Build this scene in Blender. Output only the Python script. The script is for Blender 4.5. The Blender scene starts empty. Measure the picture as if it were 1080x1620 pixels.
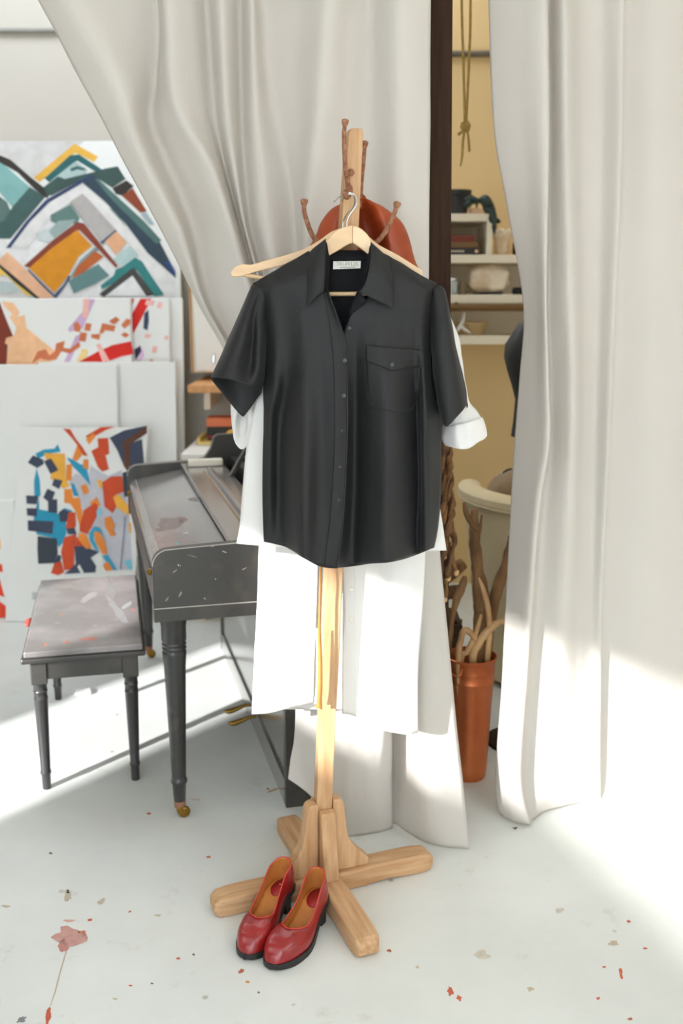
import bpy, bmesh, math, random
from mathutils import Vector, Matrix, noise
from mathutils.bvhtree import BVHTree
random.seed(7)
R = math.radians
sc = bpy.context.scene
COL = sc.collection

# ------------------------------------------------------------------ camera
CAM_H, PITCH, FPX = 1.40, R(12.0), 1575.0
cam_d = bpy.data.cameras.new('camera')
cam_d.sensor_fit = 'HORIZONTAL'; cam_d.sensor_width = 24.0; cam_d.lens = 35.0
cam_d.clip_start = 0.05; cam_d.clip_end = 60
cam_d.dof.use_dof = True; cam_d.dof.focus_distance = 2.12; cam_d.dof.aperture_fstop = 3.2
cam = bpy.data.objects.new('camera', cam_d); COL.objects.link(cam)
cam.location = (0, 0, CAM_H); cam.rotation_euler = (math.pi/2 - PITCH, 0, 0)
sc.camera = cam

# ------------------------------------------------------------------ world, sun, exposure
w = bpy.data.worlds.new('world'); sc.world = w; w.use_nodes = True
bgn = w.node_tree.nodes['Background']
bgn.inputs[0].default_value = (0.82, 0.90, 1.0, 1); bgn.inputs[1].default_value = 5.0
SUN_H = Vector((0.62, 0.78)).normalized(); SUN_EL = R(20.0)
sd = bpy.data.lights.new('sun', 'SUN'); sd.energy = 10.0; sd.angle = R(1.1); sd.color = (1.0, 0.99, 0.98)
so = bpy.data.objects.new('sun', sd); COL.objects.link(so)
sdir = Vector((SUN_H.x*math.cos(SUN_EL), SUN_H.y*math.cos(SUN_EL), -math.sin(SUN_EL)))
so.rotation_euler = sdir.to_track_quat('-Z', 'Y').to_euler(); so.location = (-4, -4, 4)
vs = sc.view_settings
vs.view_transform = 'Standard'; vs.look = 'None'; vs.gamma = 1.0; vs.use_curve_mapping = False
vs.exposure = 0.18
sc.cycles.max_bounces = 12; sc.cycles.diffuse_bounces = 8
sc.cycles.sample_clamp_indirect = 6.0

# ------------------------------------------------------------------ photograph pixel -> place
CP, SP = math.cos(PITCH), math.sin(PITCH)
def ray(px, py):
    u, v = (px-540)/FPX, (810-py)/FPX
    return Vector((u, CP + v*SP, -SP + v*CP))
CAMV = Vector((0, 0, CAM_H))
def P(px, py, Y):
    d = ray(px, py); return CAMV + d*(Y/d.y)
def PF(px, py, z=0.0):
    d = ray(px, py); return CAMV + d*((z-CAM_H)/d.z)

# ------------------------------------------------------------------ materials
def lin(c): return c/12.92 if c <= 0.04045 else ((c+0.055)/1.055)**2.4
def rgb(r, g, b): return (lin(r/255), lin(g/255), lin(b/255), 1)
MATS = {}
def mat(name, col, rough=0.6, var=0.06, vscale=6.0, bump=0.0, bscale=60.0, metal=0.0, spec=0.5,
        stretch=(1, 1, 1), bstretch=None, rotz=0.0, col2=None, c2lo=0.45, c2hi=0.6, sss=0.0, sheen=0.0, coat=0.0):
    if name in MATS: return MATS[name]
    m = bpy.data.materials.new(name); m.use_nodes = True
    nt = m.node_tree; N = nt.nodes; Lk = nt.links
    b = N['Principled BSDF']
    b.inputs['Roughness'].default_value = rough; b.inputs['Metallic'].default_value = metal
    b.inputs['Specular IOR Level'].default_value = spec
    if sheen: b.inputs['Sheen Weight'].default_value = sheen; b.inputs['Sheen Roughness'].default_value = 0.5
    if coat: b.inputs['Coat Weight'].default_value = coat; b.inputs['Coat Roughness'].default_value = 0.2
    tc = N.new('ShaderNodeTexCoord')
    mp = N.new('ShaderNodeMapping'); mp.inputs['Scale'].default_value = stretch
    mr = N.new('ShaderNodeMapping'); mr.inputs['Rotation'].default_value = (0, 0, -rotz)
    Lk.new(tc.outputs['Object'], mr.inputs['Vector']); Lk.new(mr.outputs[0], mp.inputs['Vector'])
    nz = N.new('ShaderNodeTexNoise'); nz.inputs['Scale'].default_value = vscale
    nz.inputs['Detail'].default_value = 6; nz.inputs['Roughness'].default_value = 0.6
    Lk.new(mp.outputs[0], nz.inputs['Vector'])
    cr = N.new('ShaderNodeValToRGB')
    if col2 is None:
        c0 = tuple(max(0, x*(1-var)) for x in col[:3])+(1,); c1 = tuple(min(1, x*(1+var)) for x in col[:3])+(1,)
        cr.color_ramp.elements[0].position = 0.3; cr.color_ramp.elements[1].position = 0.7
    else:
        c0, c1 = col, col2
        cr.color_ramp.elements[0].position = c2lo; cr.color_ramp.elements[1].position = c2hi
    cr.color_ramp.elements[0].color = c0; cr.color_ramp.elements[1].color = c1
    Lk.new(nz.outputs['Fac'], cr.inputs['Fac'])
    Lk.new(cr.outputs['Color'], b.inputs['Base Color'])
    if bump > 0:
        mp2 = N.new('ShaderNodeMapping'); mp2.inputs['Scale'].default_value = bstretch or stretch
        Lk.new(tc.outputs['Object'], mp2.inputs['Vector'])
        n2 = N.new('ShaderNodeTexNoise'); n2.inputs['Scale'].default_value = bscale; n2.inputs['Detail'].default_value = 4
        Lk.new(mp2.outputs[0], n2.inputs['Vector'])
        bp = N.new('ShaderNodeBump'); bp.inputs['Strength'].default_value = bump; bp.inputs['Distance'].default_value = 0.01
        Lk.new(n2.outputs['Fac'], bp.inputs['Height']); Lk.new(bp.outputs['Normal'], b.inputs['Normal'])
    MATS[name] = m
    return m

def translucent(name, col, fac, **k):
    m = mat(name, col, **k); nt = m.node_tree; N = nt.nodes
    b = N['Principled BSDF']; out = N['Material Output']
    t = N.new('ShaderNodeBsdfTranslucent'); t.inputs[0].default_value = col
    mx = N.new('ShaderNodeMixShader'); mx.inputs[0].default_value = fac
    nt.links.new(b.outputs[0], mx.inputs[1]); nt.links.new(t.outputs[0], mx.inputs[2]); nt.links.new(mx.outputs[0], out.inputs['Surface'])
    return m

M_curtain = translucent('curtain_cotton', rgb(225, 221, 215), 0.40, rough=0.9, var=0.02, vscale=3, bump=0.12, bscale=140, bstretch=(1, 1, .35), spec=0.15)
M_linen = translucent('white_linen', rgb(234, 233, 230), 0.18, rough=0.9, var=0.02, vscale=5, bump=0.10, bscale=200, spec=0.15)
M_black = mat('black_crepe', rgb(24, 24, 25), rough=0.58, var=0.12, vscale=90, bump=0.10, bscale=500, spec=0.38, sheen=0.05)
M_blackin = mat('black_crepe_inside', rgb(22, 22, 24), rough=0.8, var=0.1, vscale=60, bump=0.1, bscale=400, spec=0.2)
M_thread = mat('black_thread', rgb(46, 47, 49), rough=0.7)
M_button = mat('smoke_button', rgb(40, 39, 40), rough=0.3, spec=0.5)
M_pearl = mat('pearl_button', rgb(235, 230, 220), rough=0.25)
M_oak = mat('oak_wood', rgb(200, 162, 122), rough=0.55, vscale=5, stretch=(14, 14, 1.2), col2=rgb(176, 132, 90), c2lo=0.35, c2hi=0.7, bump=0.08, bscale=40)
M_oakx = mat('oak_foot_long', rgb(204, 166, 126), rough=0.6, vscale=5, stretch=(1.2, 16, 16), rotz=R(21.3), col2=rgb(170, 126, 84), c2lo=0.35, c2hi=0.72, bump=0.08, bscale=30)
M_oaky = mat('oak_foot_cross', rgb(204, 166, 126), rough=0.6, vscale=5, stretch=(16, 1.2, 16), rotz=R(21.3), col2=rgb(170, 126, 84), c2lo=0.35, c2hi=0.72, bump=0.08, bscale=30)
M_oakend = mat('oak_end_grain', rgb(160, 108, 62), rough=0.7, vscale=40, col2=rgb(120, 78, 44), bump=0.1, bscale=60)
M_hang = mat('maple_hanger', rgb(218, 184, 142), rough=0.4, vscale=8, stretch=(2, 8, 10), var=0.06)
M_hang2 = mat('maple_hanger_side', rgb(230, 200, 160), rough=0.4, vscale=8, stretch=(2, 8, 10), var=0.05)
M_wire = mat('steel_wire', rgb(200, 200, 200), rough=0.25, metal=1.0)
M_rust = mat('rusty_iron', rgb(126, 78, 54), rough=0.8, vscale=120, col2=rgb(168, 122, 92), c2lo=0.4, c2hi=0.65, bump=0.3, bscale=200)
M_leather = mat('cognac_leather', rgb(172, 74, 30), rough=0.42, vscale=9, col2=rgb(128, 46, 18), c2lo=0.35, c2hi=0.75, bump=0.15, bscale=120)
M_strap = mat('tan_leather_strap', rgb(186, 126, 60), rough=0.55, vscale=20, var=0.15)
M_postwood = mat('dark_stained_wood', rgb(58, 38, 24), spec=0.2, rough=0.75, vscale=6, stretch=(20, 20, 1), col2=rgb(36, 23, 14), c2lo=0.35, c2hi=0.7, bump=0.1, bscale=40)
M_ebony = mat('worn_black_lacquer', rgb(58, 56, 53), rough=0.36, vscale=7, col2=rgb(84, 77, 70), c2lo=0.5, c2hi=0.75, bump=0.05, bscale=70, spec=0.6)
M_ebony_leg = mat('black_lacquer_leg', rgb(50, 50, 50), rough=0.28, vscale=12, col2=rgb(80, 72, 66), c2lo=0.6, c2hi=0.75, spec=0.6)
M_lid = mat('black_lid_reflection', rgb(112, 108, 106), rough=0.16, vscale=4, col2=rgb(152, 146, 143), c2lo=0.42, c2hi=0.7, bump=0.03, bscale=50, spec=1.0, coat=0.6)  # pale grey puts the window's reflection into the black lid's colour
M_worn = mat('worn_edge', rgb(196, 190, 182), rough=0.5)
M_brass = mat('aged_brass', rgb(150, 118, 50), rough=0.35, metal=0.9)
M_ferrule = mat('worn_leg_tip', rgb(150, 105, 78), rough=0.6)
M_white_gloss = mat('white_paint', rgb(236, 234, 228), rough=0.5, var=0.02)
M_cream = mat('cream_paint', rgb(232, 222, 200), rough=0.6, var=0.03)
M_canvas = mat('primed_canvas', rgb(234, 235, 233), rough=0.85, var=0.015, vscale=4, bump=0.05, bscale=300)
M_canvasside = mat('canvas_edge', rgb(226, 218, 202), rough=0.85, var=0.03)
M_redleather = mat('red_shoe_leather', rgb(150, 24, 26), rough=0.3, vscale=22, col2=rgb(116, 14, 18), c2lo=0.4, c2hi=0.8, spec=0.6, bump=0.05, bscale=160, coat=0.25)
M_redtrim = mat('red_shoe_piping', rgb(190, 62, 48), rough=0.45)
M_tanlin = mat('tan_shoe_lining', rgb(190, 122, 58), rough=0.55, vscale=18, var=0.14)
M_redpad = mat('red_heel_pad', rgb(160, 34, 38), rough=0.5, vscale=20)
M_sole = mat('black_rubber', rgb(32, 31, 31), rough=0.5)
M_copper = mat('copper_sheet', rgb(214, 126, 78), rough=0.38, vscale=4, metal=0.65, col2=rgb(186, 98, 56), c2lo=0.35, c2hi=0.7, bump=0.05, bscale=30)
M_drift = mat('driftwood', rgb(150, 112, 72), rough=0.85, vscale=8, stretch=(4, 4, 1), col2=rgb(96, 66, 38), c2lo=0.35, c2hi=0.7, bump=0.4, bscale=60)
M_antler = mat('antler_bone', rgb(206, 168, 118), rough=0.6, vscale=14, col2=rgb(160, 116, 70), c2lo=0.4, c2hi=0.75, bump=0.15, bscale=80)
M_braid = mat('dried_braid', rgb(118, 82, 46), rough=0.9, vscale=30, col2=rgb(78, 52, 28), c2lo=0.4, c2hi=0.65, bump=0.4, bscale=90)
M_chair = mat('ecru_upholstery', rgb(220, 204, 166), rough=0.9, vscale=10, var=0.04, bump=0.1, bscale=300)
M_cushion = mat('taupe_velvet', rgb(150, 128, 102), rough=0.95, vscale=10, var=0.08)
M_cord = mat('ochre_cord', rgb(178, 146, 82), rough=0.9, vscale=80, var=0.15)
M_pipe = mat('grey_conduit', rgb(150, 148, 140), rough=0.5)
M_pipe2 = mat('dark_conduit', rgb(96, 88, 76), rough=0.5)
M_darkplastic = mat('black_matte', rgb(30, 31, 30), rough=0.55)
M_leaf = mat('dark_leaf', rgb(34, 52, 46), rough=0.45, vscale=20, var=0.2)
M_walnutrail = mat('bronze_rail', rgb(120, 92, 58), rough=0.3, metal=0.6)
M_rock = mat('pale_crystal', rgb(234, 220, 198), rough=0.5, vscale=9, col2=rgb(208, 182, 148), bump=0.4, bscale=14)
M_mint = mat('glass_jar', rgb(186, 196, 200), rough=0.12)

# ------------------------------------------------------------------ builders
def mesh_obj(name, verts, faces, material, parent=None, smooth=False, mats=None, fmat=None):
    me = bpy.data.meshes.new(name)
    me.from_pydata([tuple(v) for v in verts], [], faces); me.validate(); me.update()
    for m in (mats or [material]): me.materials.append(m)
    if fmat:
        for p_, k in zip(me.polygons, fmat): p_.material_index = k
    if smooth:
        me.polygons.foreach_set('use_smooth', [True]*len(me.polygons))
    o = bpy.data.objects.new(name, me); COL.objects.link(o)
    if parent is not None: attach(o, parent)
    return o
ROOTLOC = {}
def attach(o, parent):
    o.parent = parent
    L = ROOTLOC.get(parent.name)
    if L is not None: o.matrix_parent_inverse = Matrix.Translation(-L)
def tag(o, label, cat, group=None, kind=None):
    o['label'] = label; o['category'] = cat
    if group: o['group'] = group
    if kind: o['kind'] = kind
    return o
def thing(name, loc, label, cat, group=None):
    o = bpy.data.objects.new(name, None); COL.objects.link(o); o.location = loc; o.empty_display_size = 0.05
    ROOTLOC[o.name] = Vector(loc)
    return tag(o, label, cat, group)
def structure(o): o['kind'] = 'structure'; return o
def modi(o, kind, **k):
    m = o.modifiers.new(kind.lower(), kind)
    for a, v in k.items(): setattr(m, a, v)
    return m
def bevel(o, wd=0.003, seg=2): modi(o, 'BEVEL', width=wd, segments=seg, limit_method='ANGLE', angle_limit=R(40)); return o
def solid(o, th, off=0.0, **k): modi(o, 'SOLIDIFY', thickness=th, offset=off, **k); return o

def cr1(a, b, c, d, t):
    return 0.5*((2*b) + (c-a)*t + (2*a-5*b+4*c-d)*t*t + (3*b-a-3*c+d)*t*t*t)
def spline(pts, n, closed=False):
    """Catmull-Rom through pts; n samples per span."""
    pts = [Vector(p) for p in pts]; K = len(pts); out = []
    spans = K if closed else K-1
    for i in range(spans):
        if closed: a, b, c, d = pts[(i-1) % K], pts[i], pts[(i+1) % K], pts[(i+2) % K]
        else: a, b, c, d = pts[max(i-1, 0)], pts[i], pts[i+1], pts[min(i+2, K-1)]
        for j in range(n): out.append(cr1(a, b, c, d, j/n))
    if not closed: out.append(pts[-1].copy())
    return out
def grid_faces(nr, nc, closed=False):
    f = []
    for i in range(nr-1):
        for j in range(nc if closed else nc-1):
            k = (j+1) % nc
            f.append((i*nc+j, i*nc+k, (i+1)*nc+k, (i+1)*nc+j))
    return f
def smooth_grid(rows, nu, nv):
    rr = [spline(r, nu) for r in rows]
    cols = [spline([r[j] for r in rr], nv) for j in range(len(rr[0]))]
    return [[cols[j][i] for j in range(len(cols))] for i in range(len(cols[0]))]
def sheet(name, rows, material, parent=None, nu=5, nv=8, th=0.002, wr=0.0, ws=7.0, wstretch=0.4, seed=0.0, world=False, off=0.0, wfade=None):
    """Cloth through a grid of (px, py, depth) points."""
    pts = [[(Vector(c) if world else P(*c)) for c in r] for r in rows]
    g = smooth_grid(pts, nu, nv)
    vs_ = []
    for i, r in enumerate(g):
        for p in r:
            if wr:
                q = Vector((p.x*ws+seed, p.y*ws, p.z*ws*wstretch))
                a = noise.noise(q) + 0.5*noise.noise(q*2.3)
                p = p + Vector((0.3*wr*noise.noise(q+Vector((9, 3, 1))), wr*a, 0))
            vs_.append(p)
    o = mesh_obj(name, vs_, grid_faces(len(g), len(g[0])), material, parent, True)
    if th: solid(o, th, off)
    return o
def loft(name, rings, material, parent=None, nu=4, nv=5, cap0=False, cap1=False, th=0.0, world=False, wr=0.0, ws=9.0, off=-1.0):
    """Closed rings of (px, py, depth) points joined into a smooth tube."""
    pts = [[(Vector(c) if world else P(*c)) for c in r] for r in rings]
    rr = [spline(r, nu, True) for r in pts]
    nc = len(rr[0])
    cols = [spline([r[j] for r in rr], nv) for j in range(nc)]
    g = [[cols[j][i] for j in range(nc)] for i in range(len(cols[0]))]
    vs_ = []
    for r in g:
        for p in r:
            if wr:
                q = p*ws
                p = p + Vector((wr*noise.noise(q), wr*noise.noise(q+Vector((5, 2, 8))), 0))
            vs_.append(p)
    f = grid_faces(len(g), nc, True)
    if cap0: f.append(tuple(range(nc))[::-1])
    if cap1: f.append(tuple((len(g)-1)*nc+j for j in range(nc)))
    o = mesh_obj(name, vs_, f, material, parent, True)
    if th: solid(o, th, off)
    return o
def frame_along(pts):
    """tangent / side / up frames along a polyline (parallel transport)."""
    T = []
    for i in range(len(pts)):
        a, b = pts[max(i-1, 0)], pts[min(i+1, len(pts)-1)]
        t = (b-a); T.append(t.normalized() if t.length > 1e-9 else Vector((0, 0, 1)))
    s = T[0].orthogonal().normalized(); out = []
    for t in T:
        s = (s - t*s.dot(t)); s = s.normalized() if s.length > 1e-6 else t.orthogonal().normalized()
        out.append((t, s, t.cross(s)))
    return out
def tube_data(path, radii, n=8, div=4, rough=0.0):
    pts = spline(path, div)
    rad = spline([(r, 0, 0) for r in radii], div) if isinstance(radii, (list, tuple)) else [(radii, 0, 0)]*len(pts)
    fr = frame_along(pts); V = []; Fc = []
    for p, r, (t, s, u) in zip(pts, rad, fr):
        for k in range(n):
            a = 2*math.pi*k/n
            q = (math.cos(a)*s+math.sin(a)*u)*r[0]
            if rough: q *= 1+rough*noise.noise((p+q)*45)
            V.append(p+q)
    Fc = grid_faces(len(pts), n, True)
    Fc.append(tuple(range(n))[::-1]); Fc.append(tuple((len(pts)-1)*n+k for k in range(n)))
    return V, Fc
def tube(name, path, radii, material, parent=None, n=8, div=4, rough=0.0):
    V, Fc = tube_data(path, radii, n, div, rough)
    return mesh_obj(name, V, Fc, material, parent, True)
def lathe(name, prof, base, material, parent=None, n=24, axis=Vector((0, 0, 1)), squash=1.0):
    """prof: (radius, height) list; axis may lean."""
    ax = axis.normalized(); s = ax.orthogonal().normalized(); u = ax.cross(s); V = []
    for r, h in prof:
        for k in range(n):
            a = 2*math.pi*k/n
            V.append(Vector(base)+ax*h+(math.cos(a)*s+math.sin(a)*u*squash)*r)
    f = grid_faces(len(prof), n, True)
    f.append(tuple(range(n))[::-1]); f.append(tuple((len(prof)-1)*n+k for k in range(n)))
    o = mesh_obj(name, V, f, material, parent, True)
    modi(o, 'EDGE_SPLIT', split_angle=R(50))
    return o
def obox(name, o0, ax, ay, az, material, parent=None, bv=0.002):
    """Box from a corner and three edge vectors."""
    o0, ax, ay, az = Vector(o0), Vector(ax), Vector(ay), Vector(az)
    if ax.cross(ay).dot(az) < 0: ax, ay = ay, ax
    V = [o0, o0+ax, o0+ax+ay, o0+ay, o0+az, o0+ax+az, o0+ax+ay+az, o0+ay+az]
    Fc = [(3, 2, 1, 0), (4, 5, 6, 7), (0, 1, 5, 4), (1, 2, 6, 5), (2, 3, 7, 6), (3, 0, 4, 7)]
    o = mesh_obj(name, V, Fc, material, parent)
    if bv: bevel(o, bv)
    return o
def abox(name, x0, x1, y0, y1, z0, z1, material, parent=None, bv=0.002):
    return obox(name, (x0, y0, z0), (x1-x0, 0, 0), (0, y1-y0, 0), (0, 0, z1-z0), material, parent, bv)
def prism(name, pts, ext, material, parent=None, bv=0.0):
    """Planar polygon (3-D points) extruded along ext."""
    pts = [Vector(p) for p in pts]; ext = Vector(ext); n = len(pts)
    nrm = sum(((pts[i]).cross(pts[(i+1) % n]) for i in range(n)), Vector())
    if nrm.dot(ext) > 0: pts = pts[::-1]
    V = pts + [p+ext for p in pts]
    Fc = [tuple(range(n)), tuple(range(2*n-1, n-1, -1))]
    for i in range(n): j = (i+1) % n; Fc.append((j, i, n+i, n+j))
    o = mesh_obj(name, V, Fc, material, parent)
    if bv: bevel(o, bv)
    return o
def bvh_of(o):
    return BVHTree.FromPolygons([v.co.copy() for v in o.data.vertices], [tuple(p.vertices) for p in o.data.polygons])
def hit(bv, px, py, eps=0.003, fallback=2.1):
    d = ray(px, py).normalized(); r = bv.ray_cast(CAMV, d)
    p = r[0] if r[0] is not None else P(px, py, fallback)
    return p - d*eps
def on_cloth(name, poly_rows, bv, material, parent, eps=0.003, nu=4, nv=4, th=0.0015, fb=2.1):
    """Patch of pixels laid onto a cloth mesh."""
    rows = []
    for r in poly_rows:
        rows.append([Vector((a, b, 0)) for a, b in r])
    g = smooth_grid(rows, nu, nv)
    V = [hit(bv, p.x, p.y, eps, fb) for r in g for p in r]
    o = mesh_obj(name, V, grid_faces(len(g), len(g[0])), material, parent, True)
    solid(o, th, 0.0); return o
def blob(name, c, rx, ry, rz, material, parent=None, e=2.0, nz=0.0, ns=6, n=20, m=14):
    """Rounded (super-ellipsoid) lump."""
    def sg(v, p): return math.copysign(abs(v)**p, v)
    V = []; k = 2.0/e
    for i in range(m+1):
        ph = -math.pi/2 + math.pi*i/m
        for j in range(n):
            th = 2*math.pi*j/n
            p = Vector((sg(math.cos(ph), k)*sg(math.cos(th), k)*rx, sg(math.cos(ph), k)*sg(math.sin(th), k)*ry, sg(math.sin(ph), k)*rz))
            if nz: p *= 1+nz*noise.noise(p*ns/max(rx, rz)+Vector(c))
            V.append(Vector(c)+p)
    return mesh_obj(name, V, grid_faces(m+1, n, True), material, parent, True)

# ================================================================== the setting
def concrete():
    m = mat('concrete_floor', rgb(222, 225, 222), rough=0.42, vscale=2.2, col2=rgb(210, 213, 210), c2lo=0.35, c2hi=0.7, bump=0.04, bscale=25, spec=0.35)
    nt = m.node_tree; N = nt.nodes; Lk = nt.links; b = N['Principled BSDF']
    base = b.inputs['Base Color'].links[0].from_socket
    tc = N.new('ShaderNodeTexCoord')
    n1 = N.new('ShaderNodeTexNoise'); n1.inputs['Scale'].default_value = 9; n1.inputs['Detail'].default_value = 8; n1.inputs['Roughness'].default_value = 0.7
    Lk.new(tc.outputs['Object'], n1.inputs['Vector'])
    r1 = N.new('ShaderNodeValToRGB'); r1.color_ramp.elements[0].position = 0.60; r1.color_ramp.elements[1].position = 0.78
    r1.color_ramp.elements[0].color = (0, 0, 0, 1); r1.color_ramp.elements[1].color = (.55, .55, .55, 1)
    Lk.new(n1.outputs['Fac'], r1.inputs['Fac'])
    mx = N.new('ShaderNodeMix'); mx.data_type = 'RGBA'
    Lk.new(r1.outputs['Color'], mx.inputs['Factor']); Lk.new(base, mx.inputs['A']); mx.inputs['B'].default_value = rgb(176, 168, 150)
    v = N.new('ShaderNodeTexVoronoi'); v.inputs['Scale'].default_value = 7; v.inputs['Randomness'].default_value = 1
    Lk.new(tc.outputs['Object'], v.inputs['Vector'])
    r2 = N.new('ShaderNodeValToRGB'); r2.color_ramp.elements[0].position = 0.03; r2.color_ramp.elements[1].position = 0.06
    r2.color_ramp.elements[0].color = (.6, .6, .6, 1); r2.color_ramp.elements[1].color = (0, 0, 0, 1)
    Lk.new(v.outputs['Distance'], r2.inputs['Fac'])
    mx2 = N.new('ShaderNodeMix'); mx2.data_type = 'RGBA'
    Lk.new(r2.outputs['Color'], mx2.inputs['Factor']); Lk.new(mx.outputs['Result'], mx2.inputs['A']); mx2.inputs['B'].default_value = rgb(140, 128, 108)
    Lk.new(mx2.outputs['Result'], b.inputs['Base Color'])
    return m
M_floor = concrete()
M_wall = mat('warm_white_plaster', rgb(196, 190, 179), rough=0.85, var=0.02, vscale=2, bump=0.05, bscale=30)
M_alcove_shade = mat('shade_tinted_plaster', rgb(216, 186, 134), rough=0.85, var=0.03, vscale=2, bump=0.05, bscale=30)  # warm tint puts the dim shade behind the curtains into the colour
M_ceil = mat('white_ceiling', rgb(236, 232, 224), rough=0.9, var=0.01)

def W(s): return Vector((-2.82-0.29*s, -1.31+0.957*s, 0))
floor = structure(abox('floor', -5.2, 3.6, -5.2, 5.2, -0.1, 0, M_floor, bv=0))
FILL_GAP_BACK = (-3.7, 0.55, 4.1, 4.75)            # unseen ceiling gap added to brighten the back wall and canvases
FILL_GAP_RIGHT = (1.9, 3.1, -4.0, 0.2)              # unseen ceiling gap added on the right to lift the floor light
def slab(x0, x1, y0, y1):
    return [Vector((max(x, W((y+1.31)/0.957).x-0.09), y, 3.2)) for x, y in ((x0, y0), (x1, y0), (x1, y1), (x0, y1))]
cvs, cfs = [], []
for q in (slab(-5.2, 3.6, -5.05, FILL_GAP_RIGHT[2]), slab(-5.2, FILL_GAP_RIGHT[0], FILL_GAP_RIGHT[2], FILL_GAP_RIGHT[3]), slab(FILL_GAP_RIGHT[1], 3.6, FILL_GAP_RIGHT[2], FILL_GAP_RIGHT[3]), slab(-5.2, 3.6, FILL_GAP_RIGHT[3], FILL_GAP_BACK[2]),
          slab(-5.2, FILL_GAP_BACK[0], FILL_GAP_BACK[2], FILL_GAP_BACK[3]), slab(FILL_GAP_BACK[1], 3.6, FILL_GAP_BACK[2], FILL_GAP_BACK[3]), slab(-5.2, 3.6, FILL_GAP_BACK[3], 5.1)):
    k = len(cvs); cvs += q+[p+Vector((0, 0, .06)) for p in q]
    cfs += [tuple(k+t for t in f) for f in ((3, 2, 1, 0), (4, 5, 6, 7), (0, 1, 5, 4), (1, 2, 6, 5), (2, 3, 7, 6), (3, 0, 4, 7))]
structure(abox('wall_front_block', 0.4, 3.6, -5.2, -5.05, 0, 3.2, M_wall, bv=0))  # unseen half wall added to cut the light from the front
structure(mesh_obj('ceiling', cvs, cfs, M_ceil))
structure(abox('wall_back', -5.2, 3.6, 5.0, 5.2, 0, 3.2, M_wall, bv=0))
structure(abox('wall_alcove', 0.16, 3.5, 4.86, 4.995, 0, 3.2, M_alcove_shade, bv=0))  # slab added over the back wall to carry the warm shade tint
structure(abox('wall_right', 3.4, 3.6, -5.2, 5.0, 0, 3.2, M_wall, bv=0))
def holed_wall(name, s0, s1, holes):
    ss = sorted({s0, s1} | {h for a in holes for h in a[:2]}); zz = sorted({0.0, 3.2} | {h for a in holes for h in a[2:]})
    V = []; Fc = []; t = Vector((-0.957, -0.29, 0))*0.09; n = 0
    for i in range(len(ss)-1):
        for j in range(len(zz)-1):
            cs, cz = (ss[i]+ss[i+1])/2, (zz[j]+zz[j+1])/2
            if any(h[0] < cs < h[1] and h[2] < cz < h[3] for h in holes): continue
            a, b = W(ss[i]), W(ss[i+1])
            z0, z1 = Vector((0, 0, zz[j])), Vector((0, 0, zz[j+1]))
            V += [a+z0, b+z0, b+z0+t, a+z0+t, a+z1, b+z1, b+z1+t, a+z1+t]
            Fc += [tuple(n+k for k in q) for q in ((0, 3, 2, 1), (4, 5, 6, 7), (0, 1, 5, 4), (1, 2, 6, 5), (2, 3, 7, 6), (3, 0, 4, 7))]
            n += 8
    return structure(mesh_obj(name, V, Fc, M_wall))
holed_wall('wall_left', -3.86, 6.55, [(1.05, 1.77, 0.9, 2.0), (-1.94, 0.44, 1.955, 2.46), (-3.75, -2.1, 0.3, 3.0)])

# dark post beside the opening and the conduits on the back wall
pa, pb = P(696.5, 0, 2.60), P(694.5, 470, 2.60)
lean = (pa.x-pb.x)/(pa.z-pb.z)
def post_pt(z): return pb.x + lean*(z-pb.z)
prism('trim_1', [(post_pt(0)-0.0265, 2.57, 0.0), (post_pt(0)+0.0265, 2.57, 0), (post_pt(3.2)+0.0265, 2.57, 3.2), (post_pt(3.2)-0.0265, 2.57, 3.2)], (0, 0.07, 0), M_postwood, bv=0.003)
structure(bpy.data.objects['trim_1'])
def conduit(name, a, b, r, m):
    o = tube(name, [a, (Vector(a)+Vector(b))/2, b], r, m, n=10); structure(o)
zc1 = P(30, 48, 4.985); conduit('trim_2', (-4.4, 4.985, zc1.z), (0.14, 4.985, zc1.z), 0.012, M_pipe)
zc2 = P(740, 85, 4.845); conduit('trim_3', (0.17, 4.845, zc2.z), (3.3, 4.845, zc2.z), 0.013, M_pipe2)

# paint stains on the floor: flat irregular marks
def stain(px, py, rx, ry, col, ang=0, seed=0, jag=0.45):
    c = PF(px, py, 0.0006); V = [c]; n = 18
    s = 1/FPX*math.hypot(c.x, c.y-0, CAM_H)
    for k in range(n):
        a = 2*math.pi*k/n
        r = 1+jag*noise.noise(Vector((math.cos(a)*1.5+seed*7.1, math.sin(a)*1.5, seed)))*1.8
        u, v = math.cos(a)*rx*r, math.sin(a)*ry*r
        u, v = u*math.cos(ang)-v*math.sin(ang), u*math.sin(ang)+v*math.cos(ang)
        q = PF(px+u, py+v, 0.0006); V.append(q)
    m = mat('paint_%d_%d_%d' % col, rgb(*col), rough=0.6, var=0.12, vscale=60)
    mesh_obj('paint_stain', V, [(0, k+1, (k+1) % n+1) for k in range(n)], m, floor)
pink, orange, rusty, dark, tan = (196, 148, 140), (196, 92, 64), (172, 96, 66), (104, 92, 80), (190, 178, 156)
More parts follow.
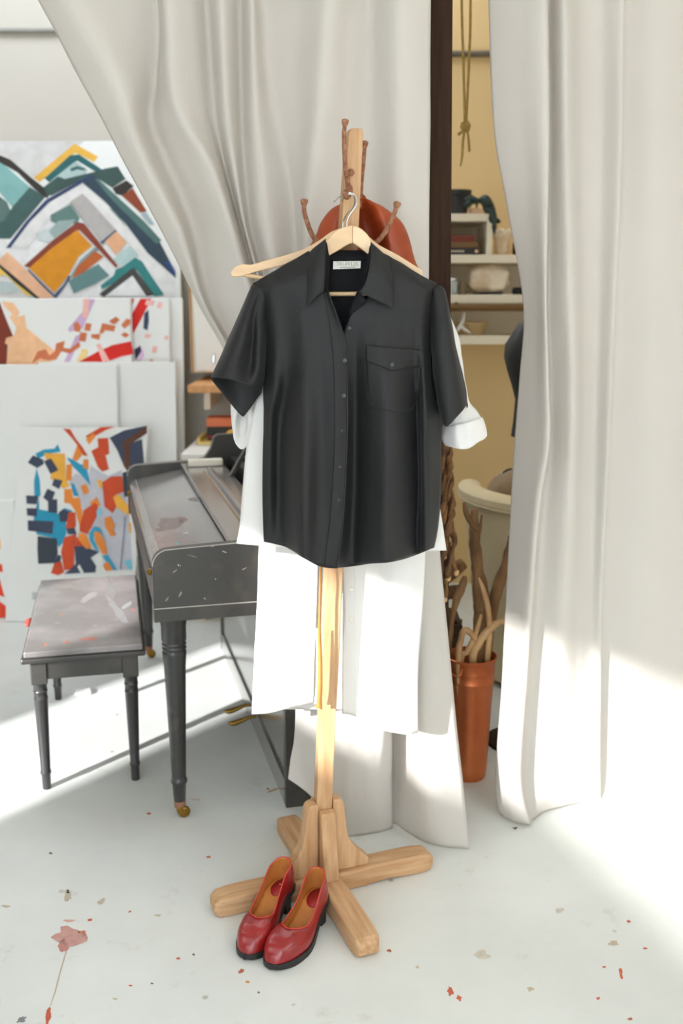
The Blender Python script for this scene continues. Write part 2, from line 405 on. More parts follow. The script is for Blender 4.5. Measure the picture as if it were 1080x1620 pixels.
for i, a in enumerate([(112, 1483, 22, 13, pink), (100, 1497, 9, 9, (186, 128, 118)), (130, 1478, 8, 5, (206, 120, 100)), (77, 1603, 4, 15, (190, 84, 56), .15),
                       (107, 1418, 5, 9, tan), (104, 1410, 10, 3, (200, 196, 186)), (381, 1536, 5, 3, rusty, -.6), (392, 1553, 3, 2, (206, 140, 60)), (250, 1448, 5, 2, tan),
                       (712, 1568, 4, 7, orange), (726, 1579, 4, 5, orange, .6), (982, 1540, 3, 8, orange, -.2), (615, 1504, 3.5, 2, rusty), (994, 1457, 3, 2, orange),
                       (955, 1530, 3, 1.5, orange), (946, 1579, 3, 2, orange), (996, 1612, 4, 2, rusty), (205, 1442, 2.5, 2, orange), (282, 1516, 3, 2, orange), (206, 1559, 3, 1.5, orange),
                       (306, 1510, 2, 1.6, dark), (409, 1570, 2, 1.6, dark), (34, 1613, 8, 4, (120, 124, 126), -.4), (10, 1434, 7, 2, tan), (142, 1455, 4, 2, orange), (110, 1456, 9, 2, (208, 160, 150)),
                       (240, 1556, 2.5, 1.5, dark), (182, 1580, 4, 1.5, tan), (160, 1426, 8, 3, tan, -.6), (80, 1350, 3, 1.5, dark), (330, 1356, 4, 1.6, orange), (815, 1310, 4, 1.6, dark),
                       (970, 1492, 7, 4, tan), (885, 1440, 6, 4, (196, 190, 176)), (760, 1510, 12, 6, (200, 194, 180)), (660, 1530, 3, 2, tan), (840, 1565, 5, 3, tan), (1020, 1500, 4, 1.6, orange),
                       (432, 1250, 9, 2.4, (186, 160, 130), -.3), (452, 1258, 2.5, 7, (186, 160, 130), -.3), (424, 1248, 2.5, 1.5, rusty), (235, 1287, 3, 1.6, orange), (310, 1265, 8, 1.2, (210, 190, 176))]):
    stain(*a[:5], ang=a[5] if len(a) > 5 else 0, seed=i+1)
# thin crack running down from the pink stain
mesh_obj('paint_stain', [PF(x, y, 0.0005) for x, y in ((104, 1505), (106, 1505), (97, 1535), (88, 1570), (80, 1592), (79, 1592), (86, 1569), (95, 1534))], [(0, 1, 2, 7), (7, 2, 3, 6), (6, 3, 4, 5)], mat('floor_crack', rgb(186, 172, 156), rough=.8), floor)

# ================================================================== canvases against the back wall
def canvas(label, TL, TR, BL, Ytop, Ybot, thick=0.035, polys=(), conv=None, group='canvases leaning against the back wall', name='painting', stretcher=False):
    """Leaning canvas given by pixel corners; polys are flat painted shapes on its face."""
    a = P(*TL, Ytop); b = P(*TR, Ytop); c = P(*BL, Ybot)
    z = (a.z+b.z)/2; a.z = b.z = z
    c = Vector((c.x, Ybot, 0.003))
    if abs(BL[0]-TL[0]) < 8: c.x = a.x
    d = b + (c-a)
    nrm = (b-a).cross(c-a).normalized()
    if nrm.y > 0: nrm = -nrm
    if (c-a).z > 0: raise ValueError
    root = thing(name, (c+d)/2, label, 'painting' if polys else 'canvas', group)
    prism('canvas', [a, b, d, c], -nrm*thick, M_canvas, root, bv=0.003)
    if polys:
        bm = bmesh.new(); mats = []; idx = {}
        for k, (col, pts) in enumerate(polys):
            if col not in idx:
                idx[col] = len(mats); mats.append(mat('artist_paint_%d_%d_%d' % col, rgb(*col), rough=0.7, var=0.10, vscale=16))
            off = nrm*(0.0006+0.00012*k); vv = []
            for x, y in pts:
                px, py = conv(x, y); dd = ray(px, py)
                t = nrm.dot(a-CAMV)/nrm.dot(dd); q = CAMV+dd*t
                vv.append(bm.verts.new(q+off))
            try:
                f = bm.faces.new(vv); f.material_index = idx[col]
            except ValueError: pass
        bmesh.ops.recalc_face_normals(bm, faces=bm.faces[:])
        bmesh.ops.triangulate(bm, faces=bm.faces[:])
        for f in bm.faces:
            if f.normal.dot(nrm) < 0: f.normal_flip()
        me = bpy.data.meshes.new('painted_shapes'); bm.to_mesh(me); bm.free()
        for m in mats: me.materials.append(m)
        o = bpy.data.objects.new('painted_shapes', me); COL.objects.link(o); attach(o, root)
        if len(polys) < 6: o['kind'] = 'stuff'
    return root

cA = lambda x, y: (x/3.6, 200+y/3.6)
polyA = [
 ((206, 204, 202), [(-60, 84), (480, 84), (330, 230), (200, 300), (120, 250), (-60, 140)]),
 ((226, 226, 226), [(-60, 520), (60, 690), (150, 560), (300, 420), (470, 332), (640, 470), (830, 700), (1000, 800), (1000, 990), (-60, 990)]),
 ((128, 176, 174), [(-60, 170), (0, 195), (100, 285), (170, 345), (130, 400), (70, 460), (0, 380), (-60, 360)]),
 ((86, 112, 108), [(-60, 400), (0, 400), (40, 430), (60, 480), (20, 540), (-60, 560)]),
 ((62, 92, 90), [(170, 345), (260, 400), (150, 530), (60, 640), (0, 640), (-60, 660), (-60, 560), (20, 540), (70, 460)]),
 ((50, 45, 39), [(-60, 150), (0, 165), (60, 190), (170, 285), (285, 375), (270, 412), (200, 360), (100, 262), (0, 205), (-60, 190)]),
 ((226, 176, 72), [(192, 292), (425, 98), (558, 172), (535, 202), (430, 150), (225, 318)]),
 ((36, 96, 98), [(255, 295), (400, 165), (450, 160), (580, 245), (560, 268), (440, 195), (280, 318)]),
 ((172, 194, 192), [(290, 310), (430, 198), (500, 248), (480, 292), (330, 332)]),
 ((60, 96, 96), [(400, 240), (440, 225), (490, 240), (480, 252), (440, 245), (405, 258)]),
 ((56, 82, 78), [(250, 345), (330, 285), (370, 300), (430, 285), (540, 258), (600, 240), (670, 228), (715, 300), (640, 350), (520, 275), (300, 392), (265, 395)]),
 ((46, 42, 38), [(640, 352), (720, 308), (762, 340), (700, 395), (660, 385)]),
 ((142, 64, 36), [(695, 395), (755, 352), (835, 482), (800, 492)]),
 ((46, 66, 80), [(470, 320), (530, 275), (700, 430), (900, 640), (1000, 830), (1000, 864), (930, 800), (840, 720), (720, 560), (600, 430)]),
 ((78, 112, 108), [(540, 300), (556, 296), (820, 540), (920, 650), (890, 670), (780, 560), (640, 420)]),
 ((100, 130, 128), [(620, 460), (660, 490), (720, 570), (690, 560)]),
 ((160, 176, 180), [(800, 500), (830, 485), (880, 560), (850, 560)]),
 ((46, 62, 104), [(35, 692), (150, 540), (260, 420), (420, 330), (520, 272), (530, 285), (430, 345), (280, 432), (170, 545), (60, 692)]),
 ((224, 222, 221), [(70, 680), (180, 535), (290, 430), (470, 334), (560, 398), (700, 550), (812, 690), (780, 718), (640, 570), (520, 430), (468, 384), (400, 430), (280, 520), (150, 700)]),
 ((198, 208, 208), [(200, 610), (300, 570), (420, 560), (300, 660), (220, 650)]),
 ((96, 126, 122), [(288, 505), (400, 445), (455, 520), (440, 560), (380, 545), (330, 560), (290, 540)]),
 ((150, 170, 168), [(280, 600), (330, 540), (430, 530), (400, 570), (310, 640)]),
 ((70, 96, 92), [(400, 440), (412, 432), (600, 650), (580, 665)]),
 ((180, 175, 173), [(398, 430), (470, 382), (662, 590), (572, 662), (500, 560)]),
 ((136, 60, 40), [(138, 795), (300, 650), (440, 545), (480, 552), (580, 680), (672, 795), (660, 806), (560, 700), (452, 590), (320, 680), (170, 806)]),
 ((216, 141, 20), [(166, 808), (300, 690), (440, 590), (525, 680), (450, 740), (390, 850), (312, 948)]),
 ((120, 146, 150), [(400, 855), (460, 760), (540, 690), (570, 700), (480, 770), (420, 860)]),
 ((70, 84, 118), [(162, 812), (310, 958), (360, 905), (392, 850), (408, 856), (370, 915), (322, 978), (302, 975), (160, 822)]),
 ((70, 84, 110), [(570, 662), (660, 588), (668, 598), (585, 672)]),
 ((186, 96, 42), [(410, 872), (440, 800), (540, 708), (592, 742), (480, 830)]),
 ((96, 132, 132), [(390, 880), (560, 785), (625, 850), (540, 900), (420, 950)]),
 ((226, 172, 132), [(600, 655), (662, 598), (722, 660), (662, 732)]),
 ((176, 200, 200), [(640, 760), (740, 680), (790, 740), (700, 800)]),
 ((46, 126, 126), [(648, 850), (660, 815), (700, 800), (770, 748), (810, 770), (860, 850), (935, 960), (880, 968), (780, 820), (580, 930), (575, 905)]),
 ((228, 228, 228), [(600, 965), (756, 850), (835, 965)]),
 ((66, 66, 63), [(568, 955), (760, 803), (882, 960), (835, 968), (755, 850), (592, 974)]),
 ((232, 182, 146), [(-60, 760), (0, 755), (45, 715), (310, 975), (215, 985), (0, 790), (-60, 760)]),
 ((234, 196, 96), [(-60, 770), (0, 800), (40, 822), (190, 968), (150, 960), (40, 850), (-60, 850)]),
 ((40, 38, 36), [(-60, 745), (0, 785), (100, 868), (235, 985), (210, 985), (90, 890), (0, 805), (-60, 760)]),
 ((186, 200, 200), [(0, 880), (80, 890), (110, 935), (60, 950), (0, 945)]),
 ((42, 72, 132), [(938, 775), (960, 765), (1000, 830), (1000, 862)]),
]
canvas('large abstract painting of dark green, grey and orange angular shapes, highest on the wall', (-70, 223), (281, 223), (-70, 640), 4.93, 4.76, polys=polyA, conv=cA)
cB = lambda x, y: (x/3.6, 460+y/3.6)
TER = (206, 116, 76); RED = (214, 30, 16); PNK = (238, 186, 178)
def quad(x0, y0, x1, y1, k=8): return [(x0+k, y0), (x1, y0+k/2), (x1-k, y1), (x0, y1-k/2)]
polyB2 = [(RED, [(742, 150), (800, 45), (862, 45), (800, 170), (758, 245)]), ((196, 100, 66), [(735, 45), (767, 45), (745, 98)]),
 (PNK, quad(825, 52, 882, 84)), (PNK, quad(893, 64, 926, 102)), (PNK, quad(822, 245, 861, 270)), (PNK, quad(934, 254, 962, 280)), (PNK, quad(864, 314, 898, 356)),
 ((52, 70, 96), [(822, 130), (845, 108), (848, 170), (840, 226), (816, 215)]), ((50, 46, 74), [(765, 335), (800, 312), (806, 345), (772, 396)]), ((226, 186, 222), [(780, 400), (812, 325), (820, 370), (800, 400)]),
 ((206, 116, 90), [(850, 400), (860, 388), (878, 400)])]
canvas('plain white canvas edge showing right of the red and pink painting, tallest white one', (150, 472), (288, 471), (150, 900), 4.705, 4.535, name='blank_canvas')
canvas('abstract canvas with red band, navy strokes and small pink marks, partly covered', (120, 472), (267, 471), (120, 800), 4.655, 4.487, polys=polyB2, conv=cB)
polyB1 = [((128, 48, 24), [(-60, 60), (0, 70), (30, 150), (76, 260), (45, 300), (38, 420), (-60, 440)]),
 ((242, 192, 148), [(10, 60), (75, 68), (112, 120), (100, 150), (142, 138), (150, 210), (220, 268), (312, 342), (300, 400), (200, 425), (35, 430), (50, 310), (28, 300), (35, 270), (80, 255), (92, 210), (55, 150), (70, 130), (30, 95)]),
 ((204, 172, 206), [(500, 45), (542, 50), (470, 215), (395, 235), (388, 215), (470, 120)]), ((204, 172, 206), [(430, 260), (470, 240), (395, 412), (362, 412)]),
 ((238, 184, 178), [(475, 45), (512, 45), (500, 156), (468, 150)]),
 (TER, [(180, 415), (215, 345), (260, 333), (282, 368), (312, 345), (320, 300), (370, 285), (362, 325), (400, 330), (452, 290), (458, 318), (400, 358), (350, 345), (320, 392), (270, 395), (230, 385)]),
 (TER, [(418, 190), (440, 175), (462, 205), (455, 236), (425, 230)]), (TER, quad(480, 184, 522, 230)), (TER, quad(450, 236, 496, 290)), (TER, [(520, 248), (572, 246), (566, 280), (520, 268)]),
 (TER, [(566, 240), (582, 184), (610, 190), (658, 200), (650, 232), (600, 225), (582, 245)]), (TER, [(622, 172), (660, 148), (682, 165), (660, 188), (640, 190)]), (TER, [(690, 195), (720, 160), (745, 165), (742, 190), (708, 216)]), (TER, [(688, 250), (712, 236), (738, 252), (715, 268)]),
 ((242, 212, 142), [(436, 408), (470, 330), (502, 336), (490, 385)]),
 (RED, [(440, 410), (560, 345), (640, 310), (746, 288), (762, 360), (690, 375), (600, 408)]), (PNK, [(548, 306), (570, 300), (626, 400), (585, 406)])]
canvas('abstract canvas with peach cloud, rust wedge, scattered terracotta dabs and a red band', (-70, 473), (206, 471), (-70, 800), 4.606, 4.438, polys=polyB1, conv=cB)
canvas('blank white canvas behind the colourful painting, its right edge further right', (60, 574), (277, 571), (60, 900), 4.525, 4.387, name='blank_canvas')
canvas('blank white canvas at far left, shadow gap along its right edge', (-70, 578), (184, 575), (-70, 950), 4.476, 4.338, name='blank_canvas')
cL = lambda x, y: (x/4.32, 660+y/4.32)
polyL = [((226, 74, 40), [(-80, 1000), (15, 1005), (20, 1060), (-80, 1040)]), ((228, 70, 36), [(-80, 1110), (0, 1115), (32, 1230), (-80, 1190)]), ((228, 70, 36), [(-80, 1240), (0, 1260), (40, 1290), (40, 1370), (-80, 1376)]), ((236, 190, 110), [(-80, 830), (2, 830), (8, 900), (-80, 900)])]
canvas('white canvas with red strokes at the left border, leaning low', (-70, 790), (22, 792), (-66, 982), 4.392, 4.286, polys=polyL, conv=cL)
NAV, TEAL, ORG, RD, LIL, YEL, BLK = (58, 66, 88), (36, 150, 186), (232, 138, 52), (206, 74, 32), (196, 196, 206), (238, 176, 66), (52, 62, 72)
polyD = [
 (LIL, [(470, 440), (520, 380), (600, 420), (620, 330), (690, 380), (745, 400), (830, 360), (840, 420), (880, 650), (905, 1045), (790, 1045), (700, 900), (620, 760), (540, 560)]),
 (TEAL, [(240, 250), (300, 220), (370, 215), (395, 185), (415, 235), (330, 250), (260, 285)]), (TEAL, [(250, 345), (272, 430), (278, 540), (235, 540), (232, 440)]), (TEAL, [(265, 540), (270, 630), (330, 640), (400, 660), (440, 620), (495, 640), (450, 700), (455, 790), (430, 860), (400, 890), (380, 830), (250, 800), (230, 690)]),
 (TEAL, [(455, 275), (500, 290), (545, 320), (590, 330), (620, 470), (560, 400), (500, 340)]), (TEAL, [(480, 445), (510, 460), (540, 540), (505, 540)]),
 (YEL, [(300, 245), (445, 250), (450, 420), (480, 470), (430, 490), (400, 450), (345, 420), (350, 380), (320, 300)]),
 (NAV, [(190, 310), (225, 260), (295, 290), (300, 320), (255, 348)]), (NAV, [(300, 300), (350, 282), (400, 362), (345, 388)]), (NAV, [(355, 465), (370, 420), (428, 432), (405, 492)]), (NAV, [(295, 550), (325, 488), (378, 512), (360, 560), (392, 562), (392, 655), (330, 648), (328, 575)]),
 (NAV, [(178, 535), (262, 538), (250, 595), (182, 592)]), (NAV, [(182, 622), (256, 622), (252, 678), (186, 672)]), (NAV, [(190, 705), (366, 712), (360, 798), (192, 775)]), (BLK, [(258, 812), (390, 830), (395, 930), (372, 998), (262, 1002), (256, 900)]), (NAV, [(402, 650), (430, 628), (475, 645), (470, 715), (410, 715)]),
 (ORG, [(455, 325), (492, 320), (492, 430), (452, 435)]), (ORG, [(440, 490), (492, 490), (500, 550), (545, 550), (570, 690), (545, 745), (515, 640), (480, 590), (440, 585)]), (ORG, [(550, 470), (590, 455), (612, 515), (575, 530)]), (ORG, [(612, 585), (660, 545), (688, 600), (650, 625)]), (ORG, [(570, 290), (605, 290), (605, 358), (570, 345)]), (ORG, [(495, 285), (530, 190), (562, 215), (560, 260), (525, 300)]),
 (RD, [(432, 78), (478, 80), (520, 150), (560, 200), (600, 262), (570, 262), (530, 190), (490, 140)]), (RD, [(585, 130), (690, 68), (790, 64), (720, 90), (650, 130), (610, 150)]), (ORG, [(588, 150), (640, 108), (655, 130), (610, 188)]),
 (RD, [(668, 145), (740, 142), (748, 250), (720, 260), (745, 355), (700, 372), (670, 340), (625, 230), (672, 205)]), (RD, [(700, 445), (760, 405), (835, 403), (848, 510), (790, 530), (800, 600), (770, 655), (715, 610)]),
 (YEL, [(775, 545), (810, 525), (890, 620), (885, 672), (800, 620)]), (YEL, [(660, 430), (695, 428), (700, 490), (680, 480)]), (YEL, [(880, 715), (895, 720), (898, 800), (884, 780)]),
 (RD, [(545, 745), (570, 660), (570, 640), (650, 582), (670, 605), (660, 680), (600, 800), (545, 780)]), (RD, [(450, 760), (470, 650), (515, 650), (520, 740), (500, 770)]), (RD, [(420, 920), (440, 820), (520, 800), (510, 900), (505, 1040), (440, 1045)]), (RD, [(350, 1065), (375, 990), (420, 985), (440, 1060), (400, 1080)]), (RD, [(520, 820), (570, 830), (570, 880), (515, 880)]),
 (NAV, [(455, 760), (510, 755), (525, 800), (465, 800)]), (NAV, [(510, 880), (570, 880), (620, 900), (680, 920), (620, 960), (660, 1020), (655, 1060), (440, 1070), (480, 1040), (520, 1000)]), (NAV, [(750, 140), (850, 90), (1005, 57), (1005, 110), (900, 170), (890, 330), (850, 340), (800, 220)]), (NAV, [(890, 180), (970, 150), (985, 330), (890, 340)]), (NAV, [(395, 940), (420, 945), (415, 985), (372, 998)]),
 ((92, 54, 38), [(835, 175), (1000, 60), (1005, 110), (890, 185), (890, 330), (872, 370), (845, 330), (850, 240)]), (BLK, [(838, 380), (870, 370), (885, 540), (850, 545)]),
 ((226, 228, 226), [(545, 1005), (575, 1060), (555, 1068), (530, 1020)]), ((228, 230, 228), [(625, 960), (690, 940), (715, 990), (690, 1050), (655, 1050), (660, 1010)]),
 (ORG, [(540, 790), (590, 800), (630, 890), (590, 900), (535, 830)]), ((42, 158, 196), [(610, 790), (650, 745), (690, 760), (730, 855), (700, 800), (650, 770), (640, 830), (680, 920), (650, 900), (615, 840)]), (ORG, [(640, 790), (680, 780), (720, 850), (735, 930), (705, 940), (660, 860)]), ((42, 158, 196), [(700, 945), (740, 940), (805, 1045), (770, 1045)]), (ORG, [(705, 1010), (740, 985), (775, 1045), (725, 1050)]),
 (ORG, [(715, 690), (755, 675), (790, 740), (775, 760), (790, 805), (760, 815), (720, 745)]), ((120, 200, 226), [(850, 985), (895, 970), (905, 1040), (885, 1040)]), ((130, 200, 222), [(660, 640), (690, 620), (700, 660), (670, 680)]), ((130, 130, 150), [(855, 680), (862, 680), (830, 1040), (822, 1040)]), ((190, 196, 196), [(222, 1195), (320, 1195), (310, 1245), (225, 1245)])]
canvas('colourful abstract collage painting of orange, red, blue and navy blocks, behind the bench', (33, 679), (235, 675), (8, 985), 4.345, 4.23, polys=polyD, conv=cL)

# ================================================================== piano (seen from its near end)
PD = Vector((0.968, 0.25, 0)).normalized(); PL = Vector((-PD.y, PD.x, 0)); PC = Vector((-0.482, 2.455, 0))
def pp(d, l, z): return PC + PD*d + PL*l + Vector((0, 0, z))
piano = thing('piano', pp(0.3, 0.7, 0), 'worn black upright piano with open top, turned legs and brass pedals', 'piano')
PLEN = 1.42
arm = [(0.0, 0.585), (0.0, 0.735)]
for k in range(1, 7): a = R(180-15*k); arm.append((0.042+0.042*math.cos(a), 0.735+0.042*math.sin(a)))
arm += [(0.16, 0.782), (0.27, 0.786), (0.30, 0.795), (0.325, 0.83), (0.34, 0.875), (0.355, 0.885), (0.56, 0.885), (0.56, 0.585)]
for l0 in (0.0, PLEN-0.035):
    pn = prism('side_panel', [pp(d, l0, z) for d, z in arm], PL*0.035, M_ebony, piano, bv=0.002)
    ed = [pp(d, l0-0.0006 if l0 == 0 else l0, z+0.0004) for d, z in arm[1:10]]
    tube('worn_edge', ed, 0.0014, M_worn, pn, n=6, div=2)
ln = obox('groove_line', pp(0.0, -0.0008, 0.621), PD*0.4, PL*0.001, Vector((0, 0, 0.0022)), M_worn, piano, bv=0)
obox('key_bed', pp(0.012, 0.035, 0.59), PD*0.40, PL*(PLEN-0.07), Vector((0, 0, 0.028)), M_ebony, piano)
obox('key_slip', pp(0.004, 0.035, 0.60), PD*0.016, PL*(PLEN-0.07), Vector((0, 0, 0.075)), M_ebony, piano)
# fallboard: closed lid with a rounded lip, rising to the back
lid = [(0.012, 0.668), (0.006, 0.70), (0.014, 0.714), (0.03, 0.722), (0.21, 0.755), (0.21, 0.735), (0.03, 0.70)]
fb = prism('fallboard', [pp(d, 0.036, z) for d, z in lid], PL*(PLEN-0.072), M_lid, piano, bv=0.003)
tube('worn_edge', [pp(0.03, 0.05, 0.7225), pp(0.03, 0.7, 0.7225), pp(0.03, PLEN-0.05, 0.7225)], 0.0015, M_worn, fb, n=6)
tube('worn_edge', [pp(0.008, 0.05, 0.70), pp(0.008, 0.7, 0.70), pp(0.008, PLEN-0.05, 0.70)], 0.0015, M_worn, fb, n=6)
for l in (0.12, 1.27):
    lathe('lid_knob', [(0.004, 0), (0.004, 0.006), (0.009, 0.01), (0.009, 0.016), (0.004, 0.02)], pp(0.012, l, 0.69), M_brass, fb, n=12, axis=-PD)
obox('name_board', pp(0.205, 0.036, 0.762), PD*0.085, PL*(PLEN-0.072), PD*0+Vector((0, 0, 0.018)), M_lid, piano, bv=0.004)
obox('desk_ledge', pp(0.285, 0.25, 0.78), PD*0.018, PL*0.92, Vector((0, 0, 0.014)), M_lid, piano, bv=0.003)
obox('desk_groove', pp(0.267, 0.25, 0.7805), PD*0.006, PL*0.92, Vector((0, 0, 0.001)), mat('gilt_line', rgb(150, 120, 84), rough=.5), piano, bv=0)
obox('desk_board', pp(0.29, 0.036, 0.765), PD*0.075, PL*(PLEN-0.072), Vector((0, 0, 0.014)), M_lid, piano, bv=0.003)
for l in (0.42, 0.72, 1.02):     # raking supports of the music desk
    a, b = pp(0.345, l, 0.778), pp(0.43, l-0.02, 0.93)
    obox('desk_support', a, PL*0.032, PD*0.016, b-a, M_ebony, piano, bv=0.002)
obox('case_back', pp(0.54, 0.03, 0.10), PD*0.02, PL*(PLEN-0.06), Vector((0, 0, 0.78)), M_ebony, piano)
obox('action_rail', pp(0.40, 0.04, 0.70), PD*0.03, PL*(PLEN-0.08), Vector((0, 0, 0.10)), M_darkplastic, piano)
M_felt = mat('hammer_felt', rgb(228, 222, 208), rough=0.9)
ham0 = None
for k in range(36):
    l = 0.10+k*0.034
    c = pp(0.455, l, 0.815)
    if ham0 is None:
        ham0 = obox('hammer', (-0.012, -0.006, -0.012), (0.024, 0, 0), (0, 0.012, 0), (0, 0, 0.03), M_felt, piano, bv=0.003)
        h = ham0
    else:
        h = ham0.copy(); COL.objects.link(h)
    h.parent = piano; h.matrix_parent_inverse = Matrix.Translation(-ROOTLOC[piano.name]); h.location = c
# lower case: front panel, bottom board, near and far ends
M_lower = mat('black_lower_panel', rgb(84, 80, 76), rough=0.14, vscale=5, col2=rgb(108, 103, 98), spec=1.0, coat=0.8)
obox('lower_panel', pp(0.352, 0.06, 0.075), PD*0.02, PL*(PLEN-0.12), Vector((0, 0, 0.52)), M_lower, piano)
obox('bottom_board', pp(0.345, 0.03, 0.0), PD*0.205, PL*(PLEN-0.06), Vector((0, 0, 0.075)), M_lower, piano)
for l in (0.03, PLEN-0.06):
    obox('case_end', pp(0.345, l, 0.0), PD*0.215, PL*0.03, Vector((0, 0, 0.60)), M_ebony, piano)
def piano_leg(d, l):
    c = pp(d, l, 0)
    prof = [(0.013, 0.045), (0.0165, 0.05), (0.019, 0.10), (0.0225, 0.105), (0.0225, 0.112), (0.020, 0.116), (0.0195, 0.125), (0.029, 0.44), (0.032, 0.478),
            (0.0325, 0.484), (0.0305, 0.487), (0.0305, 0.491), (0.033, 0.494), (0.0305, 0.498), (0.0305, 0.501), (0.033, 0.505), (0.0305, 0.509), (0.0305, 0.512), (0.033, 0.518),
            (0.033, 0.555), (0.036, 0.572), (0.036, 0.587)]
    g = lathe('leg', prof, c, M_ebony_leg, piano, n=24)
    lathe('leg_tip', [(0.0135, 0.028), (0.0155, 0.032), (0.0165, 0.05), (0.012, 0.051)], c, M_ferrule, g, n=16)
    ax = Vector((0.35, -0.93, 0)); wc = c+Vector((0.012, -0.004, 0.017))-ax*0.007
    lathe('caster_wheel', [(0.004, -0.002), (0.004, 0), (0.013, 0.0), (0.0165, 0.004), (0.0165, 0.010), (0.013, 0.014), (0.006, 0.014), (0.004, 0.017)], wc, M_brass, g, n=20, axis=ax)
    obox('caster_fork', c+Vector((-0.006, -0.012, 0.014)), (0.018, -0.004, 0), (0.002, 0.004, 0), (-0.004, 0, 0.02), M_brass, g, bv=0.001)
piano_leg(0.052, 0.06); piano_leg(0.052, PLEN-0.06)
for k, l in enumerate((0.56, 0.66)):
    tube('pedal', [pp(0.36, l, 0.05), pp(0.33, l, 0.052), pp(0.305, l, 0.044), pp(0.275, l, 0.036), pp(0.258, l, 0.04)], [0.005, 0.006, 0.008, 0.009, 0.004], M_brass, piano, n=10)
# pale block lying on the lid
er = obox('eraser', pp(0.225, 1.26, 0.781), PD*0.13, PL*0.035, Vector((0, 0, 0.026)), mat('ivory_block', rgb(232, 226, 210), rough=.6), bv=0.004)
tag(er, 'small ivory coloured block lying on the far end of piano lid', 'block')

# paint smears on the lid
bv_fb = bvh_of(fb)
def smear(parent, bv, px, py, rx, ry, col, seed, eps=0.0006, ang=0.0, fb_y=2.6):
    V = []; n = 14
    def h(x, y): return hit(bv, x, y, eps, fb_y)
    r0 = bv.ray_cast(CAMV, ray(px, py).normalized())
    if r0[0] is None: return
    V = [h(px, py)]
    for k in range(n):
        a = 2*math.pi*k/n; r = 1+0.7*noise.noise(Vector((math.cos(a)*1.7+seed*3.3, math.sin(a)*1.7, seed)))
        u, v = math.cos(a)*rx*r, math.sin(a)*ry*r; u, v = u*math.cos(ang)-v*math.sin(ang), u*math.sin(ang)+v*math.cos(ang)
        q = bv.ray_cast(CAMV, ray(px+u, py+v).normalized())
        V.append((q[0]-ray(px+u, py+v).normalized()*eps) if q[0] is not None else V[0].copy())
    mesh_obj('paint_smear', V, [(0, k+1, (k+1) % n+1) for k in range(n)], mat('smear_%d_%d_%d' % col, rgb(*col), rough=0.45, var=0.2, vscale=80), parent)
for i, a in enumerate([(268, 828, 20, 8, (138, 124, 121)), (288, 822, 8, 5, (140, 118, 115)), (252, 838, 8, 3, (138, 124, 121)), (293, 843, 5, 1.5, (190, 186, 182)), (280, 859, 4, 2, (120, 180, 186)), (310, 790, 14, 4, (128, 122, 118))]):
    smear(fb, bv_fb, *a, seed=i+1)
near = bpy.data.objects['side_panel']; bv_np = bvh_of(near)
for i, a in enumerate([(282, 894, 1.2, 1.2, (220, 216, 210)), (285, 895, .8, .8, (220, 216, 210)), (276, 904, 4, 1, (150, 146, 142), -.6), (285, 940, 1.5, 4.5, (150, 146, 142), .5), (264, 948, 1.2, 4, (140, 136, 132), .6), (324, 947, 2.5, 1, (160, 156, 150), .4),
                       (336, 864, 3, 1.5, (160, 156, 150)), (355, 873, 4, 1.2, (170, 164, 158), .4), (386, 900, 4, 1.2, (150, 138, 128), -.5), (341, 916, 1, 1, (200, 196, 190)), (305, 880, 7, 1.2, (110, 108, 106), .3)]):
    smear(near, bv_np, *a[:5], seed=i+11, ang=a[5] if len(a) > 5 else 0)

# ================================================================== bench
BD = Vector((0.975, 0.222, 0)).normalized(); BL_ = Vector((-BD.y, BD.x, 0))
bc = PF(74, 1247); BC = Vector((bc.x, bc.y, 0)) - BD*0.022 - BL_*0.022
def bp_(d, l, z): return BC + BD*d + BL_*l + Vector((0, 0, z))
bench = thing('piano_bench', bp_(0.16, 0.36, 0), 'worn black wooden piano bench with paint-spotted top and turned legs', 'bench')
BW, BLEN, BT = 0.30, 0.73, 0.435
M_btop = mat('worn_bench_top', rgb(124, 119, 118), rough=0.25, vscale=5, col2=rgb(158, 152, 152), c2lo=0.42, c2hi=0.72, bump=0.04, bscale=40, spec=0.6)
top = obox('top', bp_(-0.014, -0.016, BT-0.018), BD*(BW+0.028), BL_*(BLEN+0.032), Vector((0, 0, 0.018)), M_btop, bench, bv=0.004)
obox('top_moulding', bp_(-0.022, -0.024, BT-0.034), BD*(BW+0.044), BL_*(BLEN+0.048), Vector((0, 0, 0.016)), M_ebony, bench, bv=0.005)
for d, l, sd_, sl in ((0.045, 0.006, BW-0.09, 0.02), (0.045, BLEN-0.026, BW-0.09, 0.02), (0.006, 0.045, 0.02, BLEN-0.09), (BW-0.026, 0.045, 0.02, BLEN-0.09)):
    obox('apron', bp_(d, l, BT-0.092), BD*sd_, BL_*sl, Vector((0, 0, 0.058)), M_ebony, bench, bv=0.002)
for d in (0.0, BW-0.045):
    for l in (0.0, BLEN-0.045):
        g = obox('leg_block', bp_(d, l, BT-0.105), BD*0.045, BL_*0.045, Vector((0, 0, 0.071)), M_ebony, bench, bv=0.003)
        prof = [(0.011, 0), (0.012, 0.003), (0.013, 0.045), (0.0155, 0.049), (0.0155, 0.055), (0.0135, 0.06), (0.0195, 0.28), (0.0205, 0.283), (0.019, 0.286), (0.019, 0.302), (0.0205, 0.305), (0.019, 0.308), (0.019, 0.322), (0.0222, 0.328), (0.0222, BT-0.104)]
        lathe('leg', prof, bp_(d+0.0225, l+0.0225, 0), M_ebony_leg, bench, n=20)
bv_bt = bvh_of(top)
